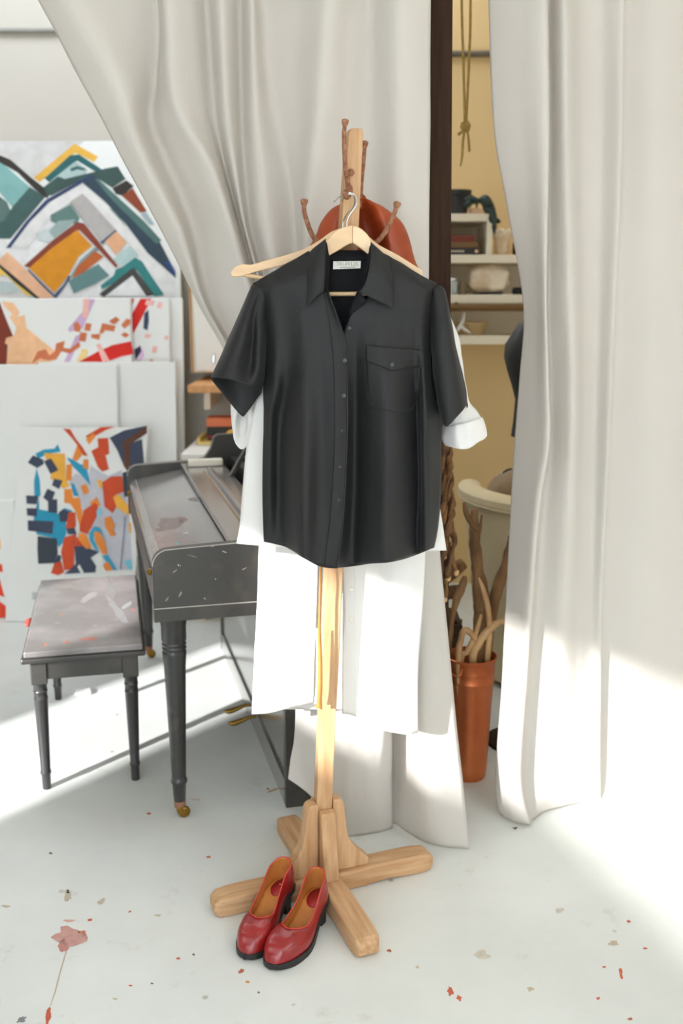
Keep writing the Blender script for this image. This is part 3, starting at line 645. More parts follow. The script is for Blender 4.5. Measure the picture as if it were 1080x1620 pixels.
for i, a in enumerate([(185, 965, 26, 6, (150, 148, 150), .9), (140, 945, 16, 5, (156, 152, 152), -.5), (175, 930, 6, 20, (140, 138, 138), -.2), (200, 958, 10, 3, (172, 170, 170), -.6), (140, 1011, 14, 2.6, (176, 112, 96), -.06), (105, 1016, 4, 2, (176, 108, 90)), (72, 1020, 3, 2, (170, 110, 92)), (210, 965, 3, 2, (190, 120, 104)), (185, 980, 6, 2, (140, 132, 128)), (97, 972, 3, 1.6, (160, 108, 96)), (90, 985, 4, 2, (134, 122, 118)), (150, 990, 5, 1.5, (140, 126, 120))]):
    smear(top, bv_bt, *a[:5], seed=i+31, ang=a[5] if len(a) > 5 else 0)
# red paint lump on the bench's left edge
q = bp_(-0.024, 0.33, BT-0.022)
blob('paint_lump', q, 0.012, 0.03, 0.012, mat('dried_red_paint', rgb(178, 74, 66), rough=.5), bench, nz=0.4, n=12, m=8)
# scrap of paper on the floor beyond the bench
c = PF(133, 1098); scrap = obox('paper_scrap', c+Vector((-0.03, -0.02, 0.001)), (0.055, 0.01, 0.0), (-0.012, 0.045, 0), (0.004, 0, 0.010), mat('paper_white', rgb(240, 240, 238), rough=.8), bv=0.002)
tag(scrap, 'small white paper scrap on the floor behind the bench leg', 'paper')

# ================================================================== cupboard and work table behind the piano
cab = thing('wall_cupboard', P(330, 590, 4.75), 'white wall cupboard with small pull behind the black shirt sleeve', 'cupboard')
a, b = P(302, 452, 4.72), P(352, 452, 4.72); zt = 1.95; zb = P(320, 590, 4.72).z
abox('body', a.x, b.x+0.45, 4.73, 4.99, zb, zt, M_cream, cab, bv=0.004)
dr = abox('door', a.x+0.012, b.x+0.05, 4.708, 4.728, zb+0.01, zt-0.01, M_white_gloss, cab, bv=0.004)
k = P(338, 568, 4.70); abox('pull', k.x-0.006, k.x+0.006, 4.692, 4.708, k.z-0.02, k.z+0.02, M_wire, dr, bv=0.003)
abox('hinge_strip', a.x-0.014, a.x, 4.73, 4.75, zb, zt, M_oak, cab)
q0, q1 = P(304, 594, 4.6), P(350, 612, 4.2)
sh = thing('plank_shelf', P(320, 610, 4.6), 'orange wooden plank shelf under the white wall cupboard', 'shelf')
abox('board', q0.x, q0.x+0.6, 4.45, 4.99, zb-0.07, zb-0.035, mat('pine_plank', rgb(206, 150, 96), rough=.6, vscale=4, stretch=(10, 1, 10), var=.12), sh, bv=0.003)
abox('bracket', q0.x+0.05, q0.x+0.08, 4.6, 4.99, zb-0.16, zb-0.07, M_cream, sh, bv=0.003)
abox('bracket', q0.x+0.45, q0.x+0.48, 4.6, 4.99, zb-0.16, zb-0.07, M_cream, sh, bv=0.003)
# table
tq = P(313, 692, 4.75); tz = tq.z
tb = thing('work_table', (tq.x+0.5, 4.5, 0), 'white work table against the wall beyond the piano', 'table')
abox('tabletop', tq.x, tq.x+0.62, 4.22, 4.95, tz-0.035, tz, M_white_gloss, tb, bv=0.004)
for lx in (tq.x+0.03, tq.x+0.54):
    for ly in (4.25, 4.86):
        abox('leg', lx, lx+0.05, ly, ly+0.05, 0, tz-0.035, M_cream, tb, bv=0.003)
def P_z(px, py, z): return PF(px, py, z)
bx_ = thing('small_crate', (tq.x+0.14, 4.62, tz), 'small black and orange box standing on the white work table', 'box')
abox('body', tq.x+0.07, tq.x+0.22, 4.56, 4.68, tz+0.0125, tz+0.075, M_darkplastic, bx_, bv=0.004)
abox('band', tq.x+0.068, tq.x+0.222, 4.558, 4.682, tz+0.075, tz+0.115, mat('orange_card', rgb(222, 124, 84), rough=.7), bx_, bv=0.003)
abox('red_stripe', tq.x+0.069, tq.x+0.221, 4.5585, 4.6815, tz+0.022, tz+0.034, mat('dark_red_card', rgb(140, 44, 44), rough=.7), bx_, bv=0)
tr = thing('yellow_tray', (tq.x+0.15, 4.6, tz), 'shallow yellow tray under the black and orange box', 'tray')
abox('base', tq.x+0.03, tq.x+0.27, 4.5, 4.74, tz, tz+0.012, mat('pale_yellow', rgb(240, 214, 130), rough=.6), tr, bv=0.003)
abox('rim', tq.x+0.03, tq.x+0.045, 4.5, 4.74, tz+0.012, tz+0.03, mat('pale_yellow', rgb(240, 214, 130), rough=.6), tr, bv=0.003)
mu = P(388, 722, 4.35)
o = blob('mustard_cushion', (mu.x-0.01, 4.36, tz+0.045), 0.08, 0.07, 0.045, mat('mustard_cloth', rgb(206, 150, 48), rough=.9, bump=.2, bscale=40), e=3.2, nz=0.1)
tag(o, 'mustard yellow folded cloth bundle on the work table beside the piano', 'cloth')

# ================================================================== curtains
def crow(py, xs, ys): return [(x, p_, y) for x, p_, y in zip(xs, py if isinstance(py, (list, tuple)) else [py]*len(xs), ys)]
def curtain_rows(spec): return [crow(*r) for r in spec]
# left curtain: swept in from the upper left, tucked behind the rack, hem on the floor
A_, B_, C_ = 2.385, 2.455, 2.42
yt = [2.44, 2.37, 2.475, 2.43, 2.36, 2.41, 2.465, 2.39, 2.465, 2.40, 2.475, 2.44, 2.365, 2.43, 2.475, 2.40, 2.45]
def ys(k, base): return [base+(v-2.425)*k*0.85 for v in yt]
Lspec = [
 (-420, [-190, -90, 120, 150, 190, 250, 300, 330, 372, 396, 410, 470, 530, 560, 590, 630, 686], ys(1.0, 2.43)),
 (-200, [-60, 20, 190, 210, 232, 280, 316, 342, 376, 397, 414, 470, 526, 558, 588, 630, 683], ys(1.0, 2.43)),
 (0, [60, 120, 238, 250, 263, 300, 328, 350, 379, 398, 418, 470, 519, 555, 586, 630, 681], ys(1.0, 2.43)),
 (120, [124, 186, 242, 254, 270, 308, 336, 355, 381, 402, 426, 470, 511, 552, 586, 632, 680], ys(1.0, 2.43)),
 (190, [162, 205, 236, 258, 288, 318, 342, 360, 383, 406, 436, 471, 505, 548, 585, 632, 680], ys(0.95, 2.43)),
 (260, [198, 232, 262, 290, 330, 345, 356, 370, 387, 412, 450, 472, 498, 544, 585, 632, 679], ys(0.9, 2.43)),
 (360, [252, 282, 303, 332, 364, 374, 382, 388, 397, 424, 463, 474, 488, 540, 584, 632, 678], ys(0.8, 2.43)),
 (480, [313, 323, 333, 362, 398, 406, 413, 420, 430, 448, 469, 480, 491, 540, 584, 632, 678], ys(0.6, 2.43)),
 (600, [375, 385, 395, 412, 430, 436, 442, 449, 456, 468, 482, 492, 503, 545, 587, 635, 680], ys(0.5, 2.42)),
 (800, [438, 449, 460, 470, 480, 487, 494, 500, 508, 518, 528, 538, 548, 575, 605, 645, 690], ys(0.4, 2.41)),
 (1000, [466, 476, 486, 496, 506, 514, 522, 530, 538, 548, 558, 570, 584, 606, 622, 662, 708],
   [2.45, 2.44, 2.43, 2.425, 2.42, 2.415, 2.41, 2.41, 2.41, 2.41, 2.41, 2.41, 2.415, 2.425, 2.445, 2.36, 2.40]),
 (1150, [466, 478, 490, 502, 514, 525, 536, 547, 558, 570, 582, 594, 606, 618, 626, 665, 722],
   [2.47, 2.46, 2.445, 2.43, 2.42, 2.41, 2.405, 2.40, 2.40, 2.40, 2.40, 2.405, 2.41, 2.425, 2.46, 2.345, 2.38]),
 ([1200, 1210, 1218, 1224, 1228, 1231, 1233, 1235, 1236, 1236, 1236, 1236, 1236, 1236, 1236, 1248, 1248], [459, 472, 486, 500, 514, 526, 537, 548, 559, 571, 583, 595, 607, 619, 625, 672, 733],
   [2.47, 2.465, 2.45, 2.435, 2.42, 2.41, 2.405, 2.40, 2.40, 2.40, 2.40, 2.405, 2.415, 2.43, 2.475, 2.335, 2.36]),
 ([1232, 1245, 1262, 1283, 1305, 1318, 1322.5, 1323, 1322, 1321, 1319, 1317, 1314, 1310, 1304, 1334, 1343], [455, 474, 494, 508, 518, 530, 542, 552, 562, 573, 585, 597, 609, 620, 626, 676, 742],
   [2.46, 2.455, 2.45, 2.44, 2.43, 2.425, 2.423, 2.421, 2.424, 2.426, 2.431, 2.436, 2.444, 2.454, 2.47, 2.375, 2.352]),
]
lc = sheet('curtain', curtain_rows(Lspec), M_curtain, nu=6, nv=9, th=0.0016, wr=0.0045, ws=9, wstretch=0.22, seed=3.0)
tag(lc, 'cream cotton curtain swept sideways behind the coat rack, frayed hem on floor', 'curtain', 'tall cream curtains')
# right lobe toe trailing forward onto the floor
Rspec_x = {
 -420: [762, 806, 856, 862, 893, 922, 955, 996, 1002, 1050, 1130, 1230, 1370],
 0: [772, 814, 862, 867, 893, 920, 950, 986, 990, 1040, 1110, 1200, 1320],
 200: [780, 824, 865, 870, 895, 920, 950, 983, 987, 1040, 1108, 1196, 1316],
 320: [800, 834, 864, 869, 897, 922, 948, 979, 983, 1038, 1106, 1192, 1312],
 480: [828, 848, 863, 868, 901, 924, 945, 972, 976, 1036, 1104, 1188, 1306],
 600: [822, 846, 866, 871, 905, 925, 943, 967, 971, 1034, 1102, 1186, 1302],
 700: [814, 842, 867, 872, 904, 924, 941, 963, 967, 1032, 1100, 1184, 1300],
 800: [808, 831, 852, 860, 900, 922, 939, 958, 962, 1028, 1098, 1182, 1298],
 950: [800, 821, 841, 850, 893, 918, 935, 952, 956, 1022, 1095, 1180, 1296],
 1090: [793, 813, 831, 841, 884, 912, 931, 950, 954, 1016, 1092, 1178, 1294],
 1230: [783, 803, 822, 832, 868, 898, 924, 949, 953, 1010, 1088, 1176, 1294]}
yr = [2.56, 2.515, 2.475, 2.555, 2.50, 2.575, 2.60, 2.57, 2.632, 2.62, 2.67, 2.73, 2.83]
Rrows = []
for py, xs in Rspec_x.items():
    k = min(1, max(0, (py-700)/530)) if py > 700 else 0
    yb = [2.53, 2.49, 2.475, 2.53, 2.545, 2.565, 2.585, 2.60, 2.635, 2.64, 2.69, 2.75, 2.86]
    Rrows.append([(x, py, a*(1-k)+b*k) for x, a, b in zip(xs, yr, yb)])
Rrows.append([(790, 1288, 2.522), (812, 1299, 2.487), (836, 1303.5, 2.474), (842, 1297, 2.496), (862, 1283, 2.545), (890, 1276, 2.572), (920, 1270, 2.595), (948, 1267, 2.607), (953, 1266.5, 2.609), (1004, 1258, 2.642), (1086, 1245, 2.696), (1176, 1229, 2.766), (1294, 1208, 2.864)])
rc = sheet('curtain', Rrows, M_curtain, nu=7, nv=9, th=0.0016, wr=0.004, ws=8, wstretch=0.2, seed=11.0)
tag(rc, 'cream cotton curtain hanging straight down the right side of the room', 'curtain', 'tall cream curtains')

# ================================================================== coat rack
rackc = Vector((-0.043, 2.18, 0))
rack = thing('coat_rack', rackc, 'homemade oak coat rack with cross foot and rusty iron hooks', 'coat rack')
bot = Vector((-0.053, 2.185, 0.045)); topp = P(557.5, 205, 2.18)
axis = (topp-bot).normalized(); PR = R(-13)      # post turned so that its right side shows
fx = Vector((math.cos(PR), -math.sin(PR)*-1, 0)); fx = Vector((math.cos(R(13)), math.sin(R(13)), 0)); fy = Vector((-fx.y, fx.x, 0))
hw = 0.0188
def post(k): return bot+(topp-bot)*k
V = []
for k, e in ((0, 0.0), (0.88, 0), (0.992, 0.007), (1.0, 0.010)):
    c = post(k); h_ = hw-0.0015 if k == 1 else hw
    V += [c+fx*(e-h_)-fy*h_, c+(fx-fy)*h_, c+(fx+fy)*h_, c+fx*(e-h_)+fy*h_]
o = mesh_obj('post', V, grid_faces(4, 4, True)+[(3, 2, 1, 0), (12, 13, 14, 15)], M_oak, rack); bevel(o, 0.002)
ex = Vector((0.487, 0.19, 0)).normalized(); ey = Vector((-0.19, 0.487, 0)).normalized()
def foot(dirv, length, zoff, droop):
    """Beam with its lower end cut back in a curve and rounded corners."""
    s = Vector((-dirv.y, dirv.x, 0)); w2 = 0.030; st = []
    n = 12
    prof = [(0.0, 0.0), (0.35, 0.0), (0.55, 0.006), (0.72, 0.002), (0.86, 0.0), (0.95, 0.001), (1.0, 0.010)]
    topz = [0.050, 0.050, 0.050, 0.050, 0.049, 0.046, 0.036]
    wid = [1, 1, 1, 1, 0.98, 0.93, 0.78]
    V = []
    for (t, zb), zt, wk in zip(prof, topz, wid):
        c = rackc + dirv*(length*t)
        V += [c-s*w2*wk+Vector((0, 0, zb)), c+s*w2*wk+Vector((0, 0, zb)), c+s*w2*wk+Vector((0, 0, zt)), c-s*w2*wk+Vector((0, 0, zt))]
    f = grid_faces(len(prof), 4, True)+[(3, 2, 1, 0), tuple(len(V)-4+k for k in range(4))]
    o = mesh_obj('foot', V, f, M_oakx if abs(dirv.x) > abs(dirv.y) else M_oaky, rack); bevel(o, 0.006, 3); return o
foot(ex, 0.285, 0, 0); foot(-ex, 0.278, 0, 0); foot(-ey, 0.285, 0, 0); foot(ey, 0.30, 0, 0)
def knee(dirv, reach, height, back, wd=0.019):
    s = Vector((-dirv.y, dirv.x, 0)); base = rackc+Vector((0, 0, 0.05))
    prof = [(0.018, 0.0), (reach, 0.0), (reach+0.004, 0.018), (reach-0.012, 0.034), (0.062, 0.075), (0.052, 0.12), (0.047, height-0.016), (0.036, height-0.002), (0.018, height)]
    pr = spline([(a, 0, b) for a, b in prof[1:]], 3)
    pts = [base+dirv*prof[0][0]-s*wd] + [base+dirv*p.x+Vector((0, 0, p.z))-s*wd for p in pr]
    prism('knee_brace', pts, s*2*wd, M_oak, rack, bv=0.005)
knee(ex, 0.108, 0.19, 0); knee(-ex, 0.105, 0.185, 0); fb_ = rackc+Vector((0, 0, 0.05)); sF = ex*0.0185
prism('knee_brace', [fb_-ey*a+Vector((0, 0, z))-sF for a, z in ((0.018, 0), (0.058, 0), (0.050, 0.05), (0.040, 0.11), (0.034, 0.165), (0.018, 0.17))], sF*2, M_oak, rack, bv=0.003)
knee(ey, 0.10, 0.18, 0)
# iron hooks
def hook(path, r0, r1, Y=None):
    pts = [P(*p) for p in path]; n = len(pts)
    g = tube('hook', pts, [r0+(r1-r0)*i/(n-1) for i in range(n)], M_rust, rack, n=10, div=6, rough=0.05)
    d = (pts[-1]-pts[-2]).normalized()
    lathe('hook_head', [(r1*0.9, -0.004), (r1*1.5, 0.002), (r1*1.75, 0.006), (r1*1.65, 0.010), (r1*0.8, 0.0115)], pts[-1]-d*0.002, M_rust, g, n=14, axis=d)
    return g
hook([(553, 305, 2.150), (551, 296, 2.145), (549, 282, 2.135), (546, 262, 2.12), (544.5, 235, 2.115), (544, 212, 2.11), (545.5, 196, 2.11)], 0.0058, 0.0042)
hook([(541, 380, 2.20), (510, 388, 2.19), (495, 374, 2.185), (486, 352, 2.18), (481, 334, 2.18), (481, 322, 2.18)], 0.0058, 0.0046)
hook([(575, 392, 2.20), (594, 384, 2.19), (607, 370, 2.185), (617, 352, 2.18), (624, 336, 2.18), (627, 326, 2.18)], 0.006, 0.0046)
hook([(568, 330, 2.225), (570, 305, 2.24), (572, 282, 2.25), (575, 255, 2.26), (577, 230, 2.262)], 0.0055, 0.0042)
tube('hook', [P(553, 296, 2.152), P(553, 304, 2.135), P(549, 312, 2.115), P(546, 309, 2.10), P(547, 303, 2.095)], [0.006, 0.006, 0.0055, 0.0055, 0.006], M_rust, rack, n=10)
lathe('bolt', [(0.006, 0), (0.0075, 0.003), (0.005, 0.007), (0.002, 0.009)], P(555, 273, 2.157), M_rust, rack, n=12, axis=Vector((0, -1, 0)))
lathe('bolt', [(0.004, 0), (0.0052, 0.003), (0.004, 0.006), (0.002, 0.007)], P(549, 300, 2.14), M_rust, rack, n=12, axis=Vector((0, -1, 0)))

# ================================================================== hangers
def hanger(label, topc, botc, Y, th, split, hookpts, bar):
    root = thing('clothes_hanger', P(split, 365, Y), label, 'hanger', 'wooden hangers on the rack')
    tc_, bc_ = spline([(x, y, 0) for x, y in topc], 4), spline([(x, y, 0) for x, y in botc], 4)
    for side in (0, 1):
        t = [p for p in tc_ if (p.x <= split) == (side == 0)]; b = [p for p in bc_ if (p.x <= split) == (side == 0)]
        if side == 0: t.append(Vector((split, min(topc, key=lambda q: abs(q[0]-split))[1], 0))); b.append(Vector((split, min(botc, key=lambda q: abs(q[0]-split))[1], 0)))
        else: t.insert(0, Vector((split, min(topc, key=lambda q: abs(q[0]-split))[1], 0))); b.insert(0, Vector((split, min(botc, key=lambda q: abs(q[0]-split))[1], 0)))
        if len(t) < 2: continue
        pts = [P(p.x, p.y, Y) for p in t]+[P(p.x, p.y, Y) for p in b[::-1]]
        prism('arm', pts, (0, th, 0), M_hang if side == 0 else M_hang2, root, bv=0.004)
    tube('wire_hook', [P(x, y, yy) for x, y, yy in hookpts], 0.0016, M_wire, root, n=8, div=6)
    if bar:
        o = tube('trouser_bar', [P(bar[0], bar[1], Y+th/2), P((bar[0]+bar[2])/2, (bar[1]+bar[3])/2, Y+th/2), P(bar[2], bar[3], Y+th/2)], 0.0045, M_hang, root, n=10)
    return root
hanger('pale wooden hanger inside the black shirt collar', [(415, 450), (450, 430), (485, 410), (514, 383), (530, 366), (545, 359), (557, 357), (570, 361), (582, 372), (592, 390), (615, 410), (650, 432), (682, 452)],
       [(418, 458), (452, 442), (488, 424), (514, 408), (535, 396), (548, 388), (557, 385), (566, 390), (578, 399), (592, 410), (615, 428), (648, 446), (680, 460)], 2.108, 0.014, 557,
       [(549, 362, 2.112), (549, 350, 2.112), (553, 340, 2.11), (560, 330, 2.108), (564.5, 320, 2.105), (562, 310, 2.10), (554, 305, 2.098), (546, 306, 2.10), (537, 311, 2.108), (528, 319, 2.115)], (452, 466, 650, 464))
hanger('pale wooden hanger with bare left arm reaching past the black shirt shoulder', [(364, 431), (372, 422), (385, 418), (397, 418.5), (420, 412), (450, 404), (480, 394), (505, 380), (525, 366), (545, 360), (560, 360), (580, 372), (600, 388), (630, 404), (668, 428)],
       [(366, 437), (376, 438), (392, 434), (405, 430), (430, 424), (460, 416), (488, 408), (510, 398), (530, 386), (548, 380), (560, 380), (580, 392), (602, 408), (632, 424), (668, 440)], 2.134, 0.013, 556,
       [(542, 364, 2.14), (543, 350, 2.14), (549, 338, 2.13), (558, 328, 2.12), (561, 318, 2.11), (558, 309, 2.10), (550, 307, 2.096), (544, 311, 2.10), (541, 318, 2.11)], (378, 433, 480, 452))

# ================================================================== leather bag behind the post
bag = thing('leather_bag', P(575, 700, 2.27), 'cognac red leather bag hanging behind the rack with a dangling tan strap', 'bag')
def ringe(pts): return pts
bagrings = [
 [(556, 316, 2.235), (566, 313, 2.225), (578, 314, 2.222), (588, 318, 2.228), (590, 320, 2.25), (578, 316, 2.275), (566, 315, 2.275), (557, 317, 2.26)],
 [(528, 328, 2.245), (548, 326, 2.225), (576, 326, 2.238), (597, 326, 2.205), (612, 331, 2.245), (590, 328, 2.29), (564, 327, 2.295), (542, 328, 2.285)],
 [(508, 350, 2.25), (535, 348, 2.220), (580, 348, 2.262), (606, 348, 2.198), (638, 354, 2.245), (600, 350, 2.305), (560, 350, 2.31), (525, 350, 2.295)],
 [(498, 376, 2.25), (530, 376, 2.212), (584, 376, 2.268), (614, 376, 2.196), (650, 384, 2.25), (608, 378, 2.31), (560, 376, 2.315), (515, 376, 2.30)],
 [(478, 408, 2.25), (525, 408, 2.208), (588, 408, 2.262), (622, 408, 2.196), (659, 414, 2.25), (612, 410, 2.315), (560, 408, 2.315), (500, 408, 2.305)],
 [(462, 440, 2.25), (520, 440, 2.205), (590, 440, 2.225), (630, 440, 2.20), (667, 440, 2.25), (615, 440, 2.315), (560, 440, 2.32), (490, 440, 2.31)],
 [(460, 520, 2.25), (520, 520, 2.205), (590, 520, 2.215), (630, 520, 2.205), (668, 520, 2.25), (615, 520, 2.315), (560, 520, 2.32), (490, 520, 2.31)],
 [(466, 590, 2.25), (520, 596, 2.21), (590, 598, 2.215), (630, 596, 2.21), (662, 590, 2.25), (615, 594, 2.31), (560, 596, 2.31), (490, 594, 2.305)],
 [(480, 612, 2.255), (520, 616, 2.235), (590, 618, 2.235), (625, 616, 2.235), (650, 610, 2.255), (610, 614, 2.29), (560, 616, 2.29), (500, 614, 2.285)]]
loft('body', bagrings, M_leather, bag, nu=5, nv=6, cap0=True, cap1=True, wr=0.003, ws=22)
tube('hanging_loop', [P(562, 322, 2.228), P(566, 312, 2.236), P(571, 309, 2.244), P(576, 313, 2.25), P(580, 324, 2.25)], 0.004, M_leather, bag, n=8)
# strap dangling down in front of the post below the shirt
strap_l = [(510, 600, 2.20), (508, 700, 2.17), (507, 800, 2.145), (506.5, 900, 2.12), (505.5, 960, 2.12), (505, 1000, 2.12), (506, 1040, 2.122), (506, 1080, 2.124), (505, 1105, 2.125), (504, 1120, 2.125)]
strap_w = [5, 4, 3, 2.4, 2.6, 4, 6, 7, 7, 10]
rows = [[(x-wd*0.5, y, Y), (x, y, Y-0.003), (x+wd*0.5, y+(3 if i == 9 else 0), Y+0.004)] for i, ((x, y, Y), wd) in enumerate(zip(strap_l, strap_w))]
sheet('strap', rows, M_strap, bag, nu=2, nv=5, th=0.002)
rows = [[(x-wd*0.5-3, y-6, Y+0.003), (x-3, y-6, Y+0.001), (x+wd*0.3-3, y-5, Y+0.004)] for (x, y, Y), wd in zip(strap_l[5:], strap_w[5:])]
sheet('strap', rows, M_linen, bag, nu=2, nv=5, th=0.001)

# ================================================================== long white shirt-dress behind the post
tun = thing('shirt_dress', P(535, 1165, 2.27), 'long white linen shirt hanging open behind the post, buttons down its front', 'shirt')
Lp = [(480, [455, 470, 485, 500, 515, 530]), (620, [425, 445, 465, 482, 498, 512]), (760, [414, 436, 458, 476, 492, 506]), (866, [409, 432, 456, 474, 490, 503]), (960, [406, 430, 453, 472, 488, 500]), (1040, [402, 427, 450, 470, 486, 497])]
off6 = [2.268, 2.256, 2.244, 2.252, 2.240, 2.230]
rows = [[(x, py, y) for x, y in zip(xs, off6)] for py, xs in Lp] + [[(398, 1130, 2.268), (425, 1128, 2.255), (450, 1122, 2.243), (472, 1116, 2.251), (486, 1112, 2.242), (495, 1110, 2.233)]]
tl = sheet('front_panel', rows, M_linen, tun, nu=6, nv=6, th=0.0014, wr=0.003, ws=12, wstretch=.3, seed=21)
Rp = [(480, [548, 562, 585, 610, 635, 655]), (620, [543, 560, 588, 615, 642, 665]), (760, [541, 560, 590, 618, 648, 672]), (870, [541, 561, 592, 620, 650, 673]), (960, [542, 561, 592, 620, 648, 668]), (1050, [541, 561, 592, 618, 644, 661])]
offr = [2.223, 2.230, 2.240, 2.232, 2.242, 2.260]
rows = [[(x, py, y) for x, y in zip(xs, offr)] for py, xs in Rp] + [[(541, 1129, 2.224), (561, 1133, 2.231), (592, 1150, 2.241), (615, 1158, 2.234), (645, 1162, 2.243), (661, 1160, 2.258)]]
trp = sheet('front_panel', rows, M_linen, tun, nu=6, nv=6, th=0.0014, wr=0.003, ws=12, wstretch=.3, seed=31)
rows = [[(x, py, 2.305) for x in (a, a+(b-a)*.33, a+(b-a)*.66, b)] for py, a, b in ((480, 458, 655), (700, 418, 668), (900, 411, 672), (1050, 404, 662), (1122, 402, 660))]
sheet('back_panel', rows, M_linen, tun, nu=6, nv=6, th=0.0014, wr=0.004, ws=10, wstretch=.3, seed=41)
bv_tr = bvh_of(trp)
on_cloth('placket', [[(543, 640), (552, 640), (560, 640)], [(542, 800), (551, 800), (560, 800)], [(542, 960), (552, 960), (561, 960)], [(541.5, 1060), (551, 1060), (561, 1060)], [(541.5, 1128), (551, 1130), (561, 1132)]], bv_tr, M_linen, tun, eps=0.0025, nu=3, nv=6, th=0.001, fb=2.26)
def button(px, py, bv, m, parent, r=0.0052, eps=0.003, fbY=2.1):
    c = hit(bv, px, py, eps, fbY); ax = Vector((0.02, -1, 0.1))
    o = lathe('button', [(r*0.4, -0.0015), (r*0.95, -0.0012), (r, 0.0004), (r*0.88, 0.0012), (r*0.62, 0.0007), (r*0.3, 0.0006)], c, m, parent, n=18, axis=ax)
    return o
for y in (932, 979): button(556, y, bv_tr, M_pearl, tun, r=0.0058, eps=0.0045, fbY=2.26)

# ================================================================== white blouse between the two hangers
bl = thing('blouse', P(540, 870, 2.14), 'white blouse with rolled cuffs hanging behind the black shirt', 'blouse')
fr = [(440, [430, 470, 510, 560, 600, 640, 676]), (520, [422, 462, 505, 552, 598, 645, 688]), (620, [408, 452, 500, 548, 598, 648, 692]), (700, [391, 444, 498, 546, 596, 648, 690]), (780, [383, 438, 494, 545, 596, 650, 693]), (830, [379, 436, 492, 545, 598, 652, 700])]
fo = [2.155, 2.140, 2.146, 2.138, 2.146, 2.142, 2.156]
rows = [[(x, py, y) for x, y in zip(xs, fo)] for py, xs in fr]+[[(374, 860, 2.155), (420, 864, 2.14), (490, 868, 2.146), (545, 872, 2.138), (598, 872, 2.146), (652, 872, 2.142), (706, 871, 2.154)]]
sheet('front', rows, M_linen, bl, nu=6, nv=6, th=0.0014, wr=0.003, ws=14, wstretch=.3, seed=51)
# right sleeve, rolled up to a stand-away cuff
def ring8(l, r, yl, top, bot, yf, yb):
    (lx, ly), (rx, ry) = l, r; cx, cy = (lx+rx)/2, (ly+ry)/2
    ym = yl
    return [(lx, ly, ym), (lx*.7+rx*.3, ly*.7+ry*.3+top*.7, yf), (cx, cy+top, yf-0.004), (lx*.3+rx*.7, ly*.3+ry*.7+top*.7, yf), (rx, ry, ym), (lx*.3+rx*.7, ly*.3+ry*.7+bot*.7, yb), (cx, cy+bot, yb+0.004), (lx*.7+rx*.3, ly*.7+ry*.3+bot*.7, yb)]
loft('sleeve', [ring8((664, 474), (688, 470), 2.158, 0, 0, 2.142, 2.172), ring8((676, 525), (719, 518), 2.158, 0, 0, 2.132, 2.182), ring8((684, 580), (730, 572), 2.158, 2, -2, 2.13, 2.186), ring8((692, 630), (739, 628), 2.156, 3, -3, 2.128, 2.186), ring8((698, 662), (752, 650), 2.155, 4, -4, 2.125, 2.19), ring8((702, 684), (764, 668), 2.155, 6, -5, 2.12, 2.195)], M_linen, bl, nu=4, nv=5, th=0.0014, wr=0.004, ws=25)
loft('cuff', [ring8((700, 676), (761, 660), 2.155, 2, -4, 2.113, 2.20), ring8((699, 686), (765, 672), 2.155, 8, -5, 2.108, 2.205), ring8((701, 699), (769, 688), 2.155, 14, -2, 2.108, 2.206), ring8((704, 703), (767, 689), 2.155, 12, -3, 2.112, 2.202), ring8((704, 694), (764, 680), 2.155, 6, -5, 2.116, 2.198)], M_linen, bl, nu=5, nv=4, th=0.0012, wr=0.005, ws=35)
# left sleeve, collapsed, its open cuff facing the room
cuff_o = [(368.5, 676, 2.180), (370, 650, 2.170), (380, 634, 2.164), (394, 640, 2.162), (401, 668, 2.166), (398, 692, 2.174), (384, 711, 2.182), (372, 700, 2.184)]
cuff_i = [(373, 676, 2.184), (375, 655, 2.178), (381, 645, 2.172), (389, 648, 2.170), (392, 668, 2.174), (390, 686, 2.182), (382, 697, 2.188), (375, 692, 2.188)]
deep = [(376, 640, 2.20), (378, 626, 2.226), (386, 616, 2.19), (396, 616, 2.216), (400, 632, 2.216), (398, 646, 2.19), (390, 655, 2.228), (380, 652, 2.202)]
loft('sleeve', [ring8((436, 446), (458, 436), 2.158, 0, 0, 2.146, 2.17), ring8((406, 520), (432, 520), 2.158, 0, 0, 2.14, 2.18), ring8((386, 590), (414, 592), 2.16, 0, 0, 2.140, 2.212), [(366.5, 640, 2.188), (370, 618, 2.175), (382, 608, 2.166), (398, 614, 2.166), (404, 636, 2.172), (402, 660, 2.182), (390, 676, 2.195), (374, 668, 2.196)], cuff_o], M_linen, bl, nu=4, nv=5, th=0.0012)
loft('cuff', [cuff_o, cuff_i, deep], M_linen, bl, nu=4, nv=4, th=0.0012, cap1=True)

# ================================================================== black short-sleeved shirt
sh_ = thing('short_sleeve_shirt', P(545, 900, 2.1), 'black short-sleeved button shirt with chest pocket, on the front hanger', 'shirt')
